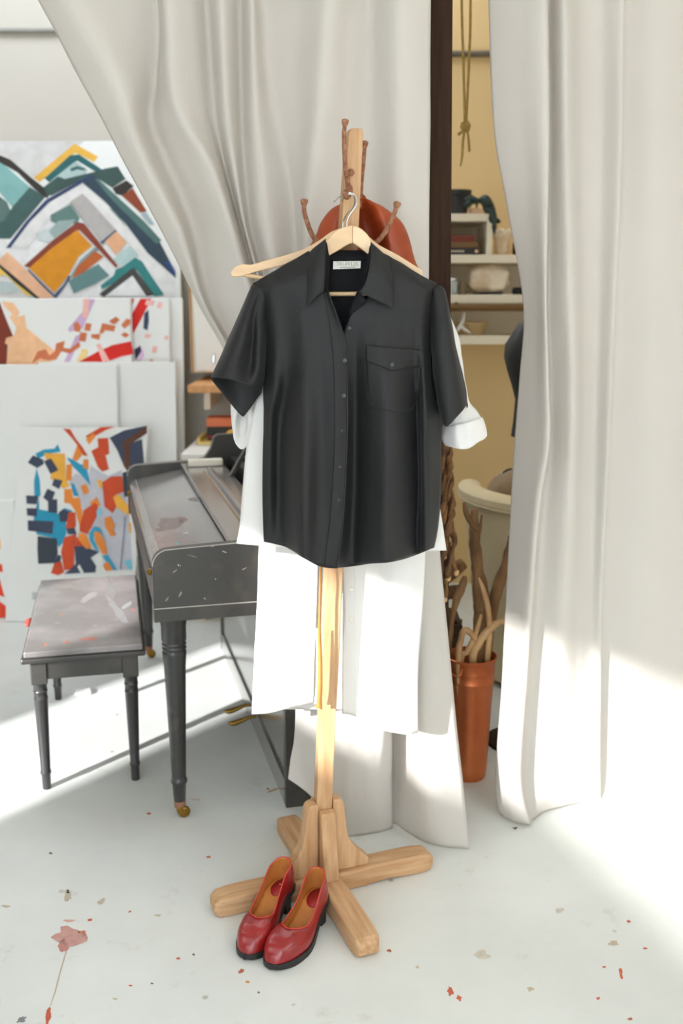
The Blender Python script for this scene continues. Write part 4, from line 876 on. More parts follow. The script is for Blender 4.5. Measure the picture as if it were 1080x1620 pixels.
# front panel on the viewer's left (laps over the other)
lpx = [
 ([449, 438, 427, 416, 408, 402, 397], [400, 418, 437, 455, 470, 480, 488], [2.118, 2.112, 2.108, 2.106, 2.105, 2.106, 2.108]),
 ([462, 455, 448, 440, 432, 424, 418], [408, 426, 445, 464, 481, 496, 506], [2.108, 2.09, 2.083, 2.08, 2.08, 2.083, 2.088]),
 ([482, 478, 474, 470, 467, 464, 462], [417, 433, 452, 472, 492, 508, 519], [2.104, 2.084, 2.078, 2.072, 2.070, 2.070, 2.074]),
 ([510, 508, 506, 505, 504, 503, 502], [420, 436, 455, 476, 498, 518, 534], [2.104, 2.082, 2.078, 2.068, 2.066, 2.066, 2.070]),
 (545, [420, 437, 457, 480, 504, 528, 547], [2.106, 2.082, 2.080, 2.066, 2.064, 2.062, 2.064]),
 (585, [418, 436, 456, 480, 505, 530, 549], [2.108, 2.080, 2.082, 2.064, 2.062, 2.060, 2.060]),
 (622, [416, 434, 452, 478, 505, 531, 550], [2.114, 2.078, 2.088, 2.060, 2.062, 2.058, 2.058]),
 (660, [418, 428, 446, 478, 505, 531, 550], [2.122, 2.086, 2.094, 2.058, 2.062, 2.058, 2.056]),
 (710, [416, 427, 444, 478, 505, 531, 549], [2.122, 2.090, 2.096, 2.054, 2.062, 2.058, 2.054]),
 (780, [415, 426, 445, 478, 505, 529, 546], [2.122, 2.092, 2.096, 2.050, 2.062, 2.060, 2.054]),
 (835, [416, 427, 447, 478, 503, 525, 542], [2.122, 2.094, 2.092, 2.048, 2.060, 2.060, 2.052]),
 ([857, 860, 866, 881, 894, 898, 899], [417, 432, 454, 477, 501, 519, 534], [2.122, 2.096, 2.090, 2.050, 2.058, 2.060, 2.052])]
def deepen(rows, k=2.0):
    out = []
    for a, b, c in rows:
        py = a if not isinstance(a, list) else sum(a)/len(a)
        f = 1+(k-1)*min(1, max(0, (py-520)/120))
        out.append((a, b, [c[0]]+[2.072+(v-2.072)*f for v in c[1:-1]]+[c[-1]]))
    return out
fl = sheet('front_panel', curtain_rows(deepen(lpx)), M_black, sh_, nu=6, nv=6, th=0.0013, wr=0.0034, ws=20, wstretch=.22, seed=61)
rpx = [
 ([398, 404, 412, 421, 430, 437, 443, 448], [600, 613, 626, 641, 656, 668, 680, 690], [2.106, 2.104, 2.104, 2.105, 2.107, 2.11, 2.113, 2.118]),
 ([424, 426, 431, 438, 446, 452, 457, 460], [597, 612, 626, 641, 656, 667, 677, 687], [2.092, 2.086, 2.082, 2.082, 2.084, 2.088, 2.094, 2.106]),
 ([466, 467, 468, 470, 473, 476, 478, 480], [586, 600, 615, 631, 648, 661, 671, 682], [2.076, 2.072, 2.070, 2.072, 2.076, 2.080, 2.086, 2.104]),
 ([496, 497, 499, 501, 504, 506, 508, 510], [556, 575, 594, 614, 636, 655, 668, 682], [2.072, 2.070, 2.066, 2.066, 2.072, 2.078, 2.084, 2.104]),
 (545, [540, 563, 585, 608, 632, 655, 668, 681], [2.072, 2.076, 2.068, 2.064, 2.070, 2.080, 2.080, 2.104]),
 (585, [540, 562, 586, 610, 635, 657, 669, 682], [2.070, 2.080, 2.068, 2.062, 2.070, 2.084, 2.074, 2.108]),
 (622, [539, 562, 587, 612, 637, 659, 670, 686], [2.068, 2.084, 2.068, 2.060, 2.070, 2.088, 2.070, 2.112]),
 (660, [538, 562, 588, 613, 638, 660, 671, 698], [2.066, 2.086, 2.068, 2.058, 2.070, 2.090, 2.068, 2.120]),
 (710, [537, 561, 588, 613, 639, 661, 671, 698], [2.066, 2.088, 2.068, 2.056, 2.070, 2.092, 2.068, 2.122]),
 (780, [535, 560, 588, 613, 640, 662, 672, 697], [2.066, 2.090, 2.068, 2.054, 2.070, 2.094, 2.070, 2.122]),
 (835, [531, 557, 586, 612, 640, 660, 673, 692], [2.064, 2.088, 2.066, 2.052, 2.070, 2.094, 2.074, 2.122]),
 ([899, 896, 892, 890, 884, 877, 872, 866], [528, 556, 585, 612, 640, 660, 673, 686], [2.064, 2.086, 2.064, 2.052, 2.070, 2.094, 2.078, 2.120])]
frp = sheet('front_panel', curtain_rows(deepen(rpx)), M_black, sh_, nu=6, nv=6, th=0.0013, wr=0.0034, ws=20, wstretch=.22, seed=71)
# back, seen through the collar and at the side slits
bk = [([448, 432, 412, 398, 396, 398, 412, 432, 448], [400, 430, 465, 505, 550, 592, 628, 660, 690], [2.122, 2.124, 2.126, 2.130, 2.130, 2.130, 2.126, 2.124, 2.122]),
      (500, [420, 450, 480, 515, 550, 585, 618, 650, 682], [2.122, 2.126, 2.128, 2.130, 2.130, 2.130, 2.128, 2.126, 2.122]),
      (640, [417, 450, 480, 515, 550, 585, 620, 655, 697], [2.124, 2.128, 2.130, 2.13, 2.13, 2.13, 2.13, 2.128, 2.124]),
      (780, [416, 450, 480, 515, 550, 585, 620, 655, 696], [2.124, 2.128, 2.130, 2.13, 2.13, 2.13, 2.13, 2.128, 2.124]),
      ([856, 860, 866, 868, 870, 870, 868, 864, 862], [418, 450, 480, 515, 550, 585, 620, 655, 687], [2.124, 2.128, 2.130, 2.13, 2.13, 2.13, 2.13, 2.128, 2.124])]
bkp = sheet('back_panel', curtain_rows(bk), M_blackin, sh_, nu=5, nv=6, th=0.0012)
# sleeves: rings of ten points, opening seen from below
sl = [
 [(398, 452, 2.118), (402, 450, 2.106), (408, 452, 2.102), (414, 455, 2.10), (420, 460, 2.102), (424, 466, 2.11), (420, 462, 2.124), (414, 456, 2.13), (408, 452, 2.13), (402, 450, 2.126)],
 [(380, 494, 2.112), (385, 492, 2.084), (394, 494, 2.074), (402, 497, 2.088), (412, 500, 2.086), (422, 504, 2.108), (414, 502, 2.128), (404, 499, 2.136), (394, 496, 2.138), (385, 494, 2.130)],
 [(361, 538, 2.112), (367, 538, 2.074), (382, 540, 2.058), (398, 543, 2.088), (409, 546, 2.072), (421, 550, 2.108), (412, 550, 2.132), (400, 547, 2.142), (384, 544, 2.146), (368, 540, 2.136)],
 [(346, 572, 2.112), (352, 571, 2.068), (370, 575, 2.048), (395, 580, 2.082), (407, 586, 2.066), (418, 592, 2.108), (410, 594, 2.136), (397, 594, 2.148), (374, 588, 2.152), (353, 576, 2.138)],
 [(334.5, 599, 2.112), (342, 597.5, 2.066), (364, 601, 2.044), (385, 607, 2.052), (399, 614, 2.068), (413.5, 619, 2.105), (405, 632, 2.138), (388, 656, 2.150), (380, 656, 2.152), (356, 627, 2.140)]]
lsl = loft('sleeve', sl, M_black, sh_, nu=4, nv=6, th=0.0013, wr=0.0015, ws=30)
sr = [
 [(682, 462, 2.11), (686, 455, 2.10), (692, 452, 2.10), (698, 453, 2.102), (702, 457, 2.106), (704, 462, 2.116), (702, 458, 2.126), (697, 454, 2.13), (691, 452, 2.13), (685, 456, 2.126)],
 [(682, 510, 2.106), (688, 508, 2.082), (696, 506, 2.074), (704, 505, 2.074), (710, 506, 2.084), (713, 508, 2.114), (709, 506, 2.132), (702, 506, 2.14), (694, 507, 2.138), (687, 509, 2.13)],
 [(683, 560, 2.106), (688, 560, 2.076), (697, 560, 2.062), (709, 560, 2.060), (718, 560, 2.072), (723, 560, 2.114), (719, 560, 2.138), (710, 560, 2.146), (698, 560, 2.144), (689, 560, 2.132)],
 [(689, 615, 2.104), (692, 616, 2.074), (700, 616, 2.056), (714, 613, 2.052), (727, 608, 2.068), (734, 604, 2.114), (730, 607, 2.142), (718, 611, 2.150), (704, 614, 2.148), (694, 615, 2.132)],
 [(696, 652, 2.102), (699, 665, 2.074), (706, 675, 2.054), (719, 663, 2.05), (732, 648, 2.064), (739, 639, 2.112), (737, 650, 2.144), (728, 667, 2.152), (716, 677, 2.152), (703, 669, 2.134)]]
rsl = loft('sleeve', sr, M_black, sh_, nu=4, nv=6, th=0.0013, wr=0.0015, ws=30)
# collar leaves, folded over the stand
cl = [[(515, 378, 2.094), (505, 386, 2.090), (496, 393, 2.092), (489, 400, 2.10)],
      [(514.5, 395, 2.074), (505, 401, 2.072), (496, 407, 2.076), (488, 414, 2.090)],
      [(514, 420, 2.064), (505, 425, 2.062), (496, 430, 2.064), (487, 436, 2.074)],
      [(513, 445, 2.060), (504, 452, 2.056), (495, 460, 2.056), (486, 464, 2.062)],
      [(512, 461, 2.060), (503, 467, 2.054), (494, 475, 2.052), (484.5, 486, 2.054)]]
sheet('collar_leaf', cl, M_black, sh_, nu=4, nv=5, th=0.002)
cr_ = [[(586, 383, 2.094), (596, 392, 2.090), (607, 402, 2.094), (617, 411, 2.102)],
       [(586, 404, 2.074), (598, 412, 2.070), (609, 420, 2.076), (618, 428, 2.088)],
       [(583, 426, 2.062), (596, 433, 2.060), (609, 440, 2.062), (620, 448, 2.070)],
       [(577, 448, 2.058), (592, 455, 2.056), (607, 462, 2.056), (621.5, 468, 2.060)],
       [(567, 462, 2.058), (586, 471, 2.054), (606, 480, 2.052), (623.5, 489, 2.052)]]
sheet('collar_leaf', cr_, M_black, sh_, nu=4, nv=5, th=0.002)
# collar stand: inner band running round the neck and down both fronts
st_l = [[(514, 380, 2.10), (520, 392, 2.118), (522, 400, 2.122)], [(514, 410, 2.082), (519, 418, 2.096), (521, 424, 2.104)], [(513.5, 440, 2.070), (517, 446, 2.080), (519, 450, 2.086)], [(513, 460, 2.066), (517, 464, 2.072), (521, 468, 2.078)]]
sheet('collar_stand', st_l, M_blackin, sh_, nu=3, nv=4, th=0.0015)
st_r = [[(587, 386, 2.10), (582, 396, 2.118), (580, 402, 2.122)], [(585, 412, 2.084), (580, 422, 2.098), (577, 428, 2.106)], [(578, 440, 2.072), (572, 450, 2.080), (568, 454, 2.088)], [(570, 460, 2.064), (562, 473, 2.066), (558, 478, 2.072)], [(580, 475, 2.062), (566, 488, 2.064), (552, 498, 2.068)]]
sheet('collar_stand', st_r, M_blackin, sh_, nu=3, nv=4, th=0.0015)
st_b = [[(512, 396, 2.1265), (533, 403, 2.128), (553, 404, 2.129), (573, 403, 2.128), (590, 398, 2.1265)], [(512, 408, 2.124), (533, 412, 2.1255), (553, 413, 2.126), (573, 412, 2.1255), (590, 408, 2.124)]]
sheet('collar_stand', st_b, M_blackin, sh_, nu=3, nv=3, th=0.0015)
# brand label sewn inside the back neck
lb0, lb1 = 527, 570.5
lab = mesh_obj('neck_label', [P(527, 413.5, 2.1235), P(570.5, 413.0, 2.1235), P(570.0, 424.5, 2.1225), P(526.5, 426, 2.1225)], [(3, 2, 1, 0)], mat('label_satin', rgb(226, 224, 216), rough=.5, var=.02), sh_)
solid(lab, 0.0008)
def text_mesh(body, loc, size, material, parent, rot=(math.pi/2, 0, 0), ext=0.0001, name='lettering'):
    cu = bpy.data.curves.new(name, 'FONT'); cu.body = body; cu.size = size; cu.extrude = ext; cu.align_x = 'CENTER'; cu.align_y = 'CENTER'; cu.resolution_u = 3
    t = bpy.data.objects.new(name, cu); COL.objects.link(t)
    me = bpy.data.meshes.new_from_object(t); bpy.data.objects.remove(t); bpy.data.curves.remove(cu)
    o = bpy.data.objects.new(name, me); me.materials.clear(); me.materials.append(material); COL.objects.link(o)
    Mx = Matrix.Translation(Vector(loc)) @ Matrix.Rotation(rot[2], 4, 'Z') @ Matrix.Rotation(rot[0], 4, 'X')
    me.transform(Mx); attach(o, parent); return o
text_mesh('TRUFFLES', P(549, 418, 2.1225), 0.0105, mat('label_ink', rgb(128, 128, 124), rough=.6), lab)
mesh_obj('fine_print', [P(537, 422.6, 2.1214), P(562, 422.2, 2.1214), P(562, 423.2, 2.1214), P(537, 423.6, 2.1214)], [(3, 2, 1, 0)], mat('label_ink', rgb(128, 128, 124), rough=.6), lab)
# placket stitching edge, buttons, pocket
bv_fl, bv_fr = bvh_of(fl), bvh_of(frp)
on_cloth('placket', [[(506, 440), (513, 447), (520, 462)], [(516, 480), (525, 487), (534, 500)], [(525, 545), (536, 545), (547, 545)], [(528, 620), (539, 620), (550, 620)], [(528, 700), (539, 700), (549, 700)], [(524, 780), (535, 780), (546, 780)], [(519, 840), (530, 840), (541, 840)], [(512, 896), (523, 898), (534, 899)]], bv_fl, M_black, sh_, eps=0.0022, nu=3, nv=7, th=0.001, fb=2.06)
edge = [hit(bv_fl, x, y, 0.0036, 2.06) for x, y in ((521, 466), (534, 502), (546, 545), (549, 600), (549.5, 660), (548.5, 710), (545.5, 780), (541, 840), (533.5, 898))]
tube('placket_edge', edge, 0.0009, M_thread, sh_, n=6, div=4)
for x, y in ((545, 570.5), (543.5, 626)): button(x, y, bv_fl, M_button, sh_, r=0.0056, eps=0.004, fbY=2.06)
for x, y in ((540.5, 681), (537.5, 738.5), (535.5, 791)): button(x, y, bv_fl, M_button, sh_, r=0.0034, eps=0.0028, fbY=2.06)
button(552.5, 519.5, bv_fr, M_button, sh_, r=0.0052, eps=0.003, fbY=2.07)
pk = on_cloth('pocket', [[(579, 566), (600, 569), (622, 572), (643, 575), (664, 578)], [(580, 600), (601, 603), (622, 606), (642, 608), (662, 610)], [(582, 630), (602, 633), (621, 635), (641, 637), (659, 634)], [(586, 645), (604, 648), (621, 650), (639, 651), (652, 648)]], bv_fr, M_black, sh_, eps=0.003, nu=4, nv=4, th=0.0012, fb=2.07)
stp = [hit(bv_fr, x, y, 0.0042, 2.07) for x, y in ((664, 580), (662, 610), (659, 632), (652, 646), (640, 650), (621, 649), (600, 646), (586, 643))]
tube('pocket_seam', stp, 0.0006, M_thread, sh_, n=5, div=4)
fp = on_cloth('pocket_flap', [[(578, 545), (600, 548), (622, 550), (645, 552), (667, 555)], [(578, 560), (600, 563), (622, 566), (645, 567), (667, 567)], [(578, 572), (600, 579), (620, 586), (644, 583), (666, 580)]], bv_fr, M_black, sh_, eps=0.006, nu=4, nv=4, th=0.0016, fb=2.07)
button(620, 577, bvh_of(fp), M_button, sh_, r=0.0056, eps=0.0025, fbY=2.06)
# stitched sleeve hems
bv_ls, bv_rs = bvh_of(lsl), bvh_of(rsl)
for bv_, pts in ((bv_ls, ((342, 585), (352, 586), (364, 589), (376, 592), (388, 596))), (bv_rs, ((694, 640), (700, 650), (708, 658), (718, 648), (728, 636)))):
    tube('hem_stitch', [hit(bv_, x, y, 0.0008, 2.07) for x, y in pts], 0.0004, M_thread, sh_, n=5, div=3)
hem = [hit(bv_fl, x, y, 0.0005, 2.07) for x, y in ((419, 853), (434, 856), (456, 862), (478, 878), (502, 890), (530, 894))]
tube('hem_stitch', hem, 0.0006, M_thread, sh_, n=5, div=4)

# ================================================================== shoes
def interp(tab, x):
    if x <= tab[0][0]: return tab[0][1]
    for (a, b), (c, d) in zip(tab, tab[1:]):
        if x <= c:
            t = (x-a)/(c-a); t = t*t*(3-2*t); return b+(d-b)*t
    return tab[-1][1]
def lint(tab, x):
    if x <= tab[0][0]: return tab[0][1]
    for (a, b), (c, d) in zip(tab, tab[1:]):
        if x <= c: return b+(d-b)*(x-a)/(c-a)
    return tab[-1][1]
SL = 0.228
def shoe(label, toe, dirv, side):
    d = Vector((dirv[0], dirv[1], 0)).normalized(); s = Vector((-d.y, d.x, 0))
    toe = Vector((toe.x, toe.y, 0)); heel = toe-d*SL
    root = thing('pump_shoe', heel+d*SL*0.5, label, 'shoe', 'pair of red heeled shoes')
    def loc(x, y, z): return heel+d*x+s*y+Vector((0, 0, z))
    def hs(x): return interp([(0, 0.064), (0.045, 0.060), (0.135, 0.017), (SL, 0.018)], x)
    wtab = [(0, 0.0), (0.004, 0.014), (0.012, 0.0225), (0.03, 0.0285), (0.06, 0.0285), (0.09, 0.0305), (0.12, 0.0365), (0.15, 0.0412), (0.172, 0.0405), (0.192, 0.0358), (0.207, 0.0288), (0.218, 0.0208), (0.225, 0.0118), (SL, 0.0)]
    wsp = spline([(a, b, 0) for a, b in wtab], 6)
    def wd(x): return max(0.0, lint([(p.x, p.y) for p in wsp], x))
    def cy(x): return side*(-0.006*math.sin(math.pi*min(1, x/0.16)) + 0.006*max(0, (x-0.15)/0.075))
    XT = 0.158
    def thm(x):
        if x >= XT: return R(90)
        k = min(1, (XT-x)/0.05); return R(90-38*math.sqrt(k))
    def wall(x): return interp([(0, 0.060), (0.03, 0.054), (0.085, 0.036), (0.125, 0.038), (XT, 0.045), (0.18, 0.041), (0.207, 0.032), (SL, 0.015)], x)
    n = 44; m = 10; grid = []
    xs = [SL*(1-math.cos(math.pi*k/n))/2 for k in range(n+1)]
    V = []; half = []
    for sgn in (1, -1):
        G = []
        for x in xs:
            t_ = thm(x); H = wall(x)/math.sin(t_); row = []
            for j in range(m+1):
                th = t_*j/m
                yy = wd(x)*(math.cos(th)**0.55 if th < R(89.9) else 0.0); bul = 1+0.05*math.sin(min(th*1.6, math.pi))
                # lean the heel counter inwards, push the toe cap in a little towards its top
                zz = hs(x)-0.004+(H+0.004)*math.sin(th)**0.85
                xo = 0.010*(j/m)*max(0, 1-x/0.05) - 0.006*math.sin(th)*max(0, (x-0.20)/0.028)
                row.append(loc(x+xo, cy(x)+sgn*yy*bul, zz))
            G.append(row)
        half.append(G)
    bm = bmesh.new(); maps = []
    for G in half: maps.append([[bm.verts.new(p) for p in r] for r in G])
    for h_, mp in enumerate(maps):
        for i in range(n):
            for j in range(m):
                q = [mp[i][j], mp[i+1][j], mp[i+1][j+1], mp[i][j+1]]
                bm.faces.new(q if h_ == 1 else q[::-1])
    bmesh.ops.remove_doubles(bm, verts=bm.verts[:], dist=0.0004)
    bmesh.ops.recalc_face_normals(bm, faces=bm.faces[:])
    me = bpy.data.meshes.new('upper'); bm.to_mesh(me)
    ctr = loc(0.18, 0, 0.03)
    bm.free(); me.materials.append(M_redleather); me.materials.append(M_tanlin)
    me.polygons.foreach_set('use_smooth', [True]*len(me.polygons))
    # outward normals: check the toe cap
    up = sum((p.normal.z for p in me.polygons if (p.center-loc(0.18, cy(0.18), 0.06)).length < 0.02), 0.0)
    if up < 0: me.flip_normals()
    o = bpy.data.objects.new('upper', me); COL.objects.link(o); attach(o, root)
    solid(o, 0.002, -1.0, material_offset=1, material_offset_rim=0)
    # piping along the top line
    idx = [i for i, x in enumerate(xs) if x <= XT+0.004]
    top_l = [half[0][i][m] for i in idx]; top_r = [half[1][i][m] for i in idx]
    path = top_r[::-1]+top_l[1:]
    tube('piping', path, 0.0017, M_redtrim, root, n=6, div=1)
    # insole and heel pad
    V = []; cols_ = 8; xs2 = [0.004+(0.185-0.004)*k/24 for k in range(25)]
    for x in xs2:
        for j in range(cols_+1):
            u = -1+2*j/cols_; V.append(loc(x, cy(x)+u*wd(x)*0.93, hs(x)+0.0015+0.003*u*u))
    ins = mesh_obj('insole', V, grid_faces(25, cols_+1), M_tanlin, root, True); solid(ins, 0.002, 0)
    V = [loc(0.036, cy(0.036), hs(0.036)+0.004)]
    for k in range(24):
        a = 2*math.pi*k/24; x = 0.036+0.030*math.cos(a); yy = 0.0195*math.sin(a)
        V.append(loc(x, cy(x)+yy, hs(x)+0.0037))
    pad = mesh_obj('heel_pad', V, [(0, k+1, (k+1) % 24+1) for k in range(24)], M_redpad, root, True); solid(pad, 0.0015, 0)
    if side > 0:
        a, b = 0.030, 0.036
        mesh_obj('stamp', [loc(a, -0.010, hs(a)+0.0056), loc(a, 0.010, hs(a)+0.0056), loc(a+0.003, 0.010, hs(a)+0.0056), loc(a+0.003, -0.010, hs(a)+0.0056)], [(0, 1, 2, 3)], mat('silver_stamp', rgb(206, 190, 190), rough=.4), pad)
    # outsole
    def zb(x): return max(0.0, interp([(0, 0.054), (0.045, 0.050), (0.125, 0.002), (0.13, 0.0), (0.19, 0.0), (SL, 0.004)], x))
    V = []; N_ = 40
    xso = [-0.002+(SL+0.0045)*(1-math.cos(math.pi*k/N_))/2 for k in range(N_+1)]
    for x in xso:
        xx = min(max(x, 0.0), SL); w_ = max(wd(xx)+0.0025, 0.002)
        if x <= -0.0019 or x >= SL+0.002: w_ = 0.0006
        zt_, zb_ = hs(xx)-0.001, zb(xx)
        V += [loc(x, cy(xx)-w_, zb_), loc(x, cy(xx)+w_, zb_), loc(x, cy(xx)+w_, zt_), loc(x, cy(xx)-w_, zt_)]
    so_ = mesh_obj('outsole', V, grid_faces(N_+1, 4, True)+[(3, 2, 1, 0), tuple(len(V)-4+k for k in range(4))], M_sole, root)
    # heel block
    rings = []
    for t in (0.0, 0.25, 0.5, 0.75, 1.0):
        x0, x1 = 0.004+0.007*t, 0.056-0.012*t; wv = 0.026-0.005*math.sin(t*math.pi*0.6); z = 0.0
        r_ = []
        for k in range(16):
            a = math.pi*(-0.5+k/15*1.0) + math.pi
            r_.append(loc(x0+(x1-x0)*0.55+math.cos(a)*(x1-x0)*0.55, cy(0.03)+math.sin(a)*wv, 0.0))
        r_ += [loc(x1, cy(0.03)-wv*0.9, 0.0), loc(x1, cy(0.03)+wv*0.9, 0.0)]
        zt = 1-t
        rings.append([Vector((p.x, p.y, (0.055-0.10*0)*zt)) for p in r_])
    # tilt the top ring to follow the sole
    V = []
    for ri, r_ in enumerate(rings):
        for p in r_:
            x = (p-heel).dot(d); V.append(Vector((p.x, p.y, p.z*(zb(max(0, x))+0.002)/0.055)))
    nc = len(rings[0])
    hb = mesh_obj('heel', V, grid_faces(5, nc, True)+[tuple(range(nc))[::-1], tuple(4*nc+k for k in range(nc))], M_sole, root); bevel(hb, 0.0015)
    return root
shoe('red leather heeled pump, farther left one, on floor before the rack', PF(383, 1519), (-0.40, -0.917), 1)
shoe('red leather heeled pump, nearer right one, on floor before the rack', PF(431, 1537), (-0.44, -0.898), -1)

# ================================================================== copper vase with sticks and antlers
vb = PF(743, 1226); VX, VY = 0.353, vb.y
vx = P(745, 1045, VY).x
vase = thing('copper_vase', (vx, VY, 0), 'tall tapering copper vase full of driftwood between the curtains', 'vase')
prof = [(0.0, 0.0), (0.050, 0.0), (0.052, 0.004), (0.060, 0.17), (0.068, 0.305), (0.0695, 0.308), (0.0695, 0.312), (0.068, 0.315), (0.0685, 0.335), (0.0695, 0.338), (0.0692, 0.342), (0.071, 0.372), (0.075, 0.376), (0.076, 0.381), (0.073, 0.383), (0.069, 0.378), (0.066, 0.30), (0.055, 0.02), (0.0, 0.02)]
lathe('body', prof, (vx, VY, 0), M_copper, vase, n=40)
hp = Vector((vx-0.066, VY-0.025, 0.372))
tube('handle', [hp, hp+Vector((-0.012, -0.012, -0.004)), hp+Vector((-0.004, -0.03, -0.022)), hp+Vector((0.022, -0.045, -0.03)), hp+Vector((0.032, -0.034, -0.01))], 0.0032, M_copper, vase, n=8)
def inside(dx, dy, z=0.05): return Vector((vx+dx, VY+dy, z))
def stick(name, label, cat, pts, rad, m, foot_, rough=0.25, group='sticks and antlers in the copper vase', extra=()):
    path = [P(*p) for p in pts]+[inside(*foot_)]
    root = None
    o = tube(name, path, rad, m, None, n=10, div=5, rough=rough)
    tag(o, label, cat, group)
    for e, er in extra:
        tube('branch', [P(*p) for p in e], er, m, o, n=8, div=4, rough=rough)
    return o
VYc = VY
stick('driftwood_branch', 'thick knotted driftwood branch standing tallest in the copper vase', 'driftwood', [(750, 806, VYc+0.02), (750, 850, VYc+.02), (755, 900, VYc+.02), (762, 950, VYc+.015), (758, 1000, VYc+.01), (757, 1050, VYc+.01)], [0.009, 0.017, 0.018, 0.023, 0.019, 0.016, 0.014], M_drift, (0.0, 0.0),
      extra=[([(734, 795, VYc-.0), (738, 812, VYc-.0), (746, 830, VYc), (757, 838, VYc+.01)], [0.005, 0.008, 0.008, 0.009]), ([(762, 815, VYc+.02), (759, 835, VYc+.02), (754, 850, VYc+.02)], [0.004, 0.006, 0.008])])
stick('driftwood_branch', 'slanting driftwood branch leaning right behind the curtain edge', 'driftwood', [(812, 850, VYc+.06), (800, 895, VYc+.055), (787, 930, VYc+.05), (778, 975, VYc+.045), (770, 1050, VYc+.03)], [0.016, 0.016, 0.018, 0.014, 0.012, 0.012], M_drift, (0.02, 0.02))
stick('antler', 'slim pale antler tine curving upright in the copper vase', 'antler', [(757, 914, VYc-.03), (765, 935, VYc-.032), (772, 965, VYc-.034), (774, 1000, VYc-.034), (770, 1050, VYc-.032)], [0.003, 0.0075, 0.0085, 0.0085, 0.009, 0.009], M_antler, (0.03, -0.02), rough=.1)
stick('antler', 'arched brown antler bending right over the vase rim', 'antler', [(803, 981, VYc-.035), (785, 987, VYc-.038), (768, 1002, VYc-.04), (756, 1020, VYc-.042), (747, 1050, VYc-.04)], [0.008, 0.0105, 0.0115, 0.012, 0.012, 0.011], M_antler, (0.0, -0.03), rough=.12)
stick('antler', 'forked antler crossing the short bent stick in the vase', 'antler', [(761, 972, VYc-.045), (756, 990, VYc-.047), (748, 1012, VYc-.047), (738, 1032, VYc-.046), (730, 1052, VYc-.04)], [0.004, 0.007, 0.009, 0.008, 0.007, 0.007], M_antler, (-0.02, -0.03), rough=.12)
stick('driftwood_branch', 'short bent driftwood stick at the front of the vase', 'driftwood', [(752, 1012, VYc-.056), (745, 1002, VYc-.056), (735, 997, VYc-.056), (729, 1012, VYc-.055), (725, 1050, VYc-.05)], [0.006, 0.009, 0.009, 0.009, 0.009, 0.008], M_antler, (-0.025, -0.025), rough=.3)
stick('driftwood_branch', 'dark stick with thick angular head at left of the vase', 'driftwood', [(735, 912, VYc-.01), (731, 926, VYc-.01), (723, 945, VYc-.012), (716, 975, VYc-.012), (712, 1010, VYc-.012), (711, 1050, VYc-.01)], [0.006, 0.013, 0.012, 0.007, 0.008, 0.008, 0.008], M_drift, (-0.03, 0.0))
stick('driftwood_branch', 'thin straight stick hugging the curtain edge in the vase', 'driftwood', [(709, 962, VYc+.02), (706, 1000, VYc+.02), (706, 1050, VYc+.015)], [0.008, 0.009, 0.009, 0.008], M_drift, (-0.04, 0.015))

# dried twisted strands hanging on the post
br = thing('braided_strands', P(708, 712, 2.52), 'bundle of dried brown twisted strands hanging beside the dark post', 'braid')
def strand(top_, end, ph, amp=3.2):
    n = 22; pts = []
    for i in range(n+1):
        t = i/n; x = top_[0]+(end[0]-top_[0])*t+amp*math.sin(t*22+ph)*min(1, t*4); y = top_[1]+(end[1]-top_[1])*t
        pts.append(P(x, y, 2.53+0.010*math.cos(t*22+ph)))
    o = tube('strand', pts, [0.0065+0.0018*math.sin(i*2.1+ph) for i in range(n+1)], M_braid, br, n=8, div=3, rough=.3)
    blob('strand_end', pts[-1], 0.008, 0.008, 0.009, M_antler, o, nz=.3, n=10, m=8)
strand((700, 690), (703, 948), 0.0); strand((706, 690), (711, 915), 2.1); strand((708, 690), (719, 906), 4.0); strand((702, 690), (704, 880), 1.2, 2.4); strand((710, 690), (714, 860), 5.2, 3.6)
lathe('nail', [(0.003, 0), (0.003, 0.03), (0.006, 0.031), (0.006, 0.034)], P(704, 690, 2.569), M_rust, br, n=8, axis=Vector((0, -1, 0)))
ring_ = [P(704+9*math.cos(2*math.pi*k/12), 694+7*math.sin(2*math.pi*k/12), 2.538) for k in range(13)]
tube('tie', ring_, 0.004, M_braid, br, n=6, div=2)

# ================================================================== tub chair, cushion
TCX, TCY, TR = 0.85, 3.62, 0.40
tcx = thing('tub_chair', (TCX, TCY, 0), 'cream upholstered tub armchair in the alcove behind the vase', 'armchair')
def arc_loft(name, prof, a0, a1, m, parent, n=40):
    V = []
    for i in range(n+1):
        a = R(a0+(a1-a0)*i/n); c, s = math.cos(a), math.sin(a)
        for r, z in prof: V.append(Vector((TCX+r*c, TCY+r*s, z)))
    k = len(prof)
    f = grid_faces(n+1, k, True)+[tuple(range(k)), tuple(n*k+j for j in range(k))[::-1]]
    o = mesh_obj(name, V, f, m, parent, True); modi(o, 'EDGE_SPLIT', split_angle=R(45)); return o
arc_loft('shell', [(TR-0.075, 0.03), (TR-0.05, 0.69), (TR-0.005, 0.69), (TR-0.03, 0.45), (TR-0.09, 0.10), (TR-0.10, 0.03)], 168, 385, M_chair, tcx)
rimp = [(TR-0.062, 0.705), (TR-0.066, 0.722), (TR-0.054, 0.737), (TR-0.025, 0.742), (TR, 0.737), (TR+0.016, 0.722), (TR+0.016, 0.70), (TR, 0.688), (TR-0.05, 0.688)]
arc_loft('arm_rim', rimp, 168, 385, M_chair, tcx)
tube('rim_piping', [Vector((TCX+(TR+0.012)*math.cos(R(168+217*i/30)), TCY+(TR+0.012)*math.sin(R(168+217*i/30)), 0.692)) for i in range(31)], 0.005, M_chair, tcx, n=6, div=1)
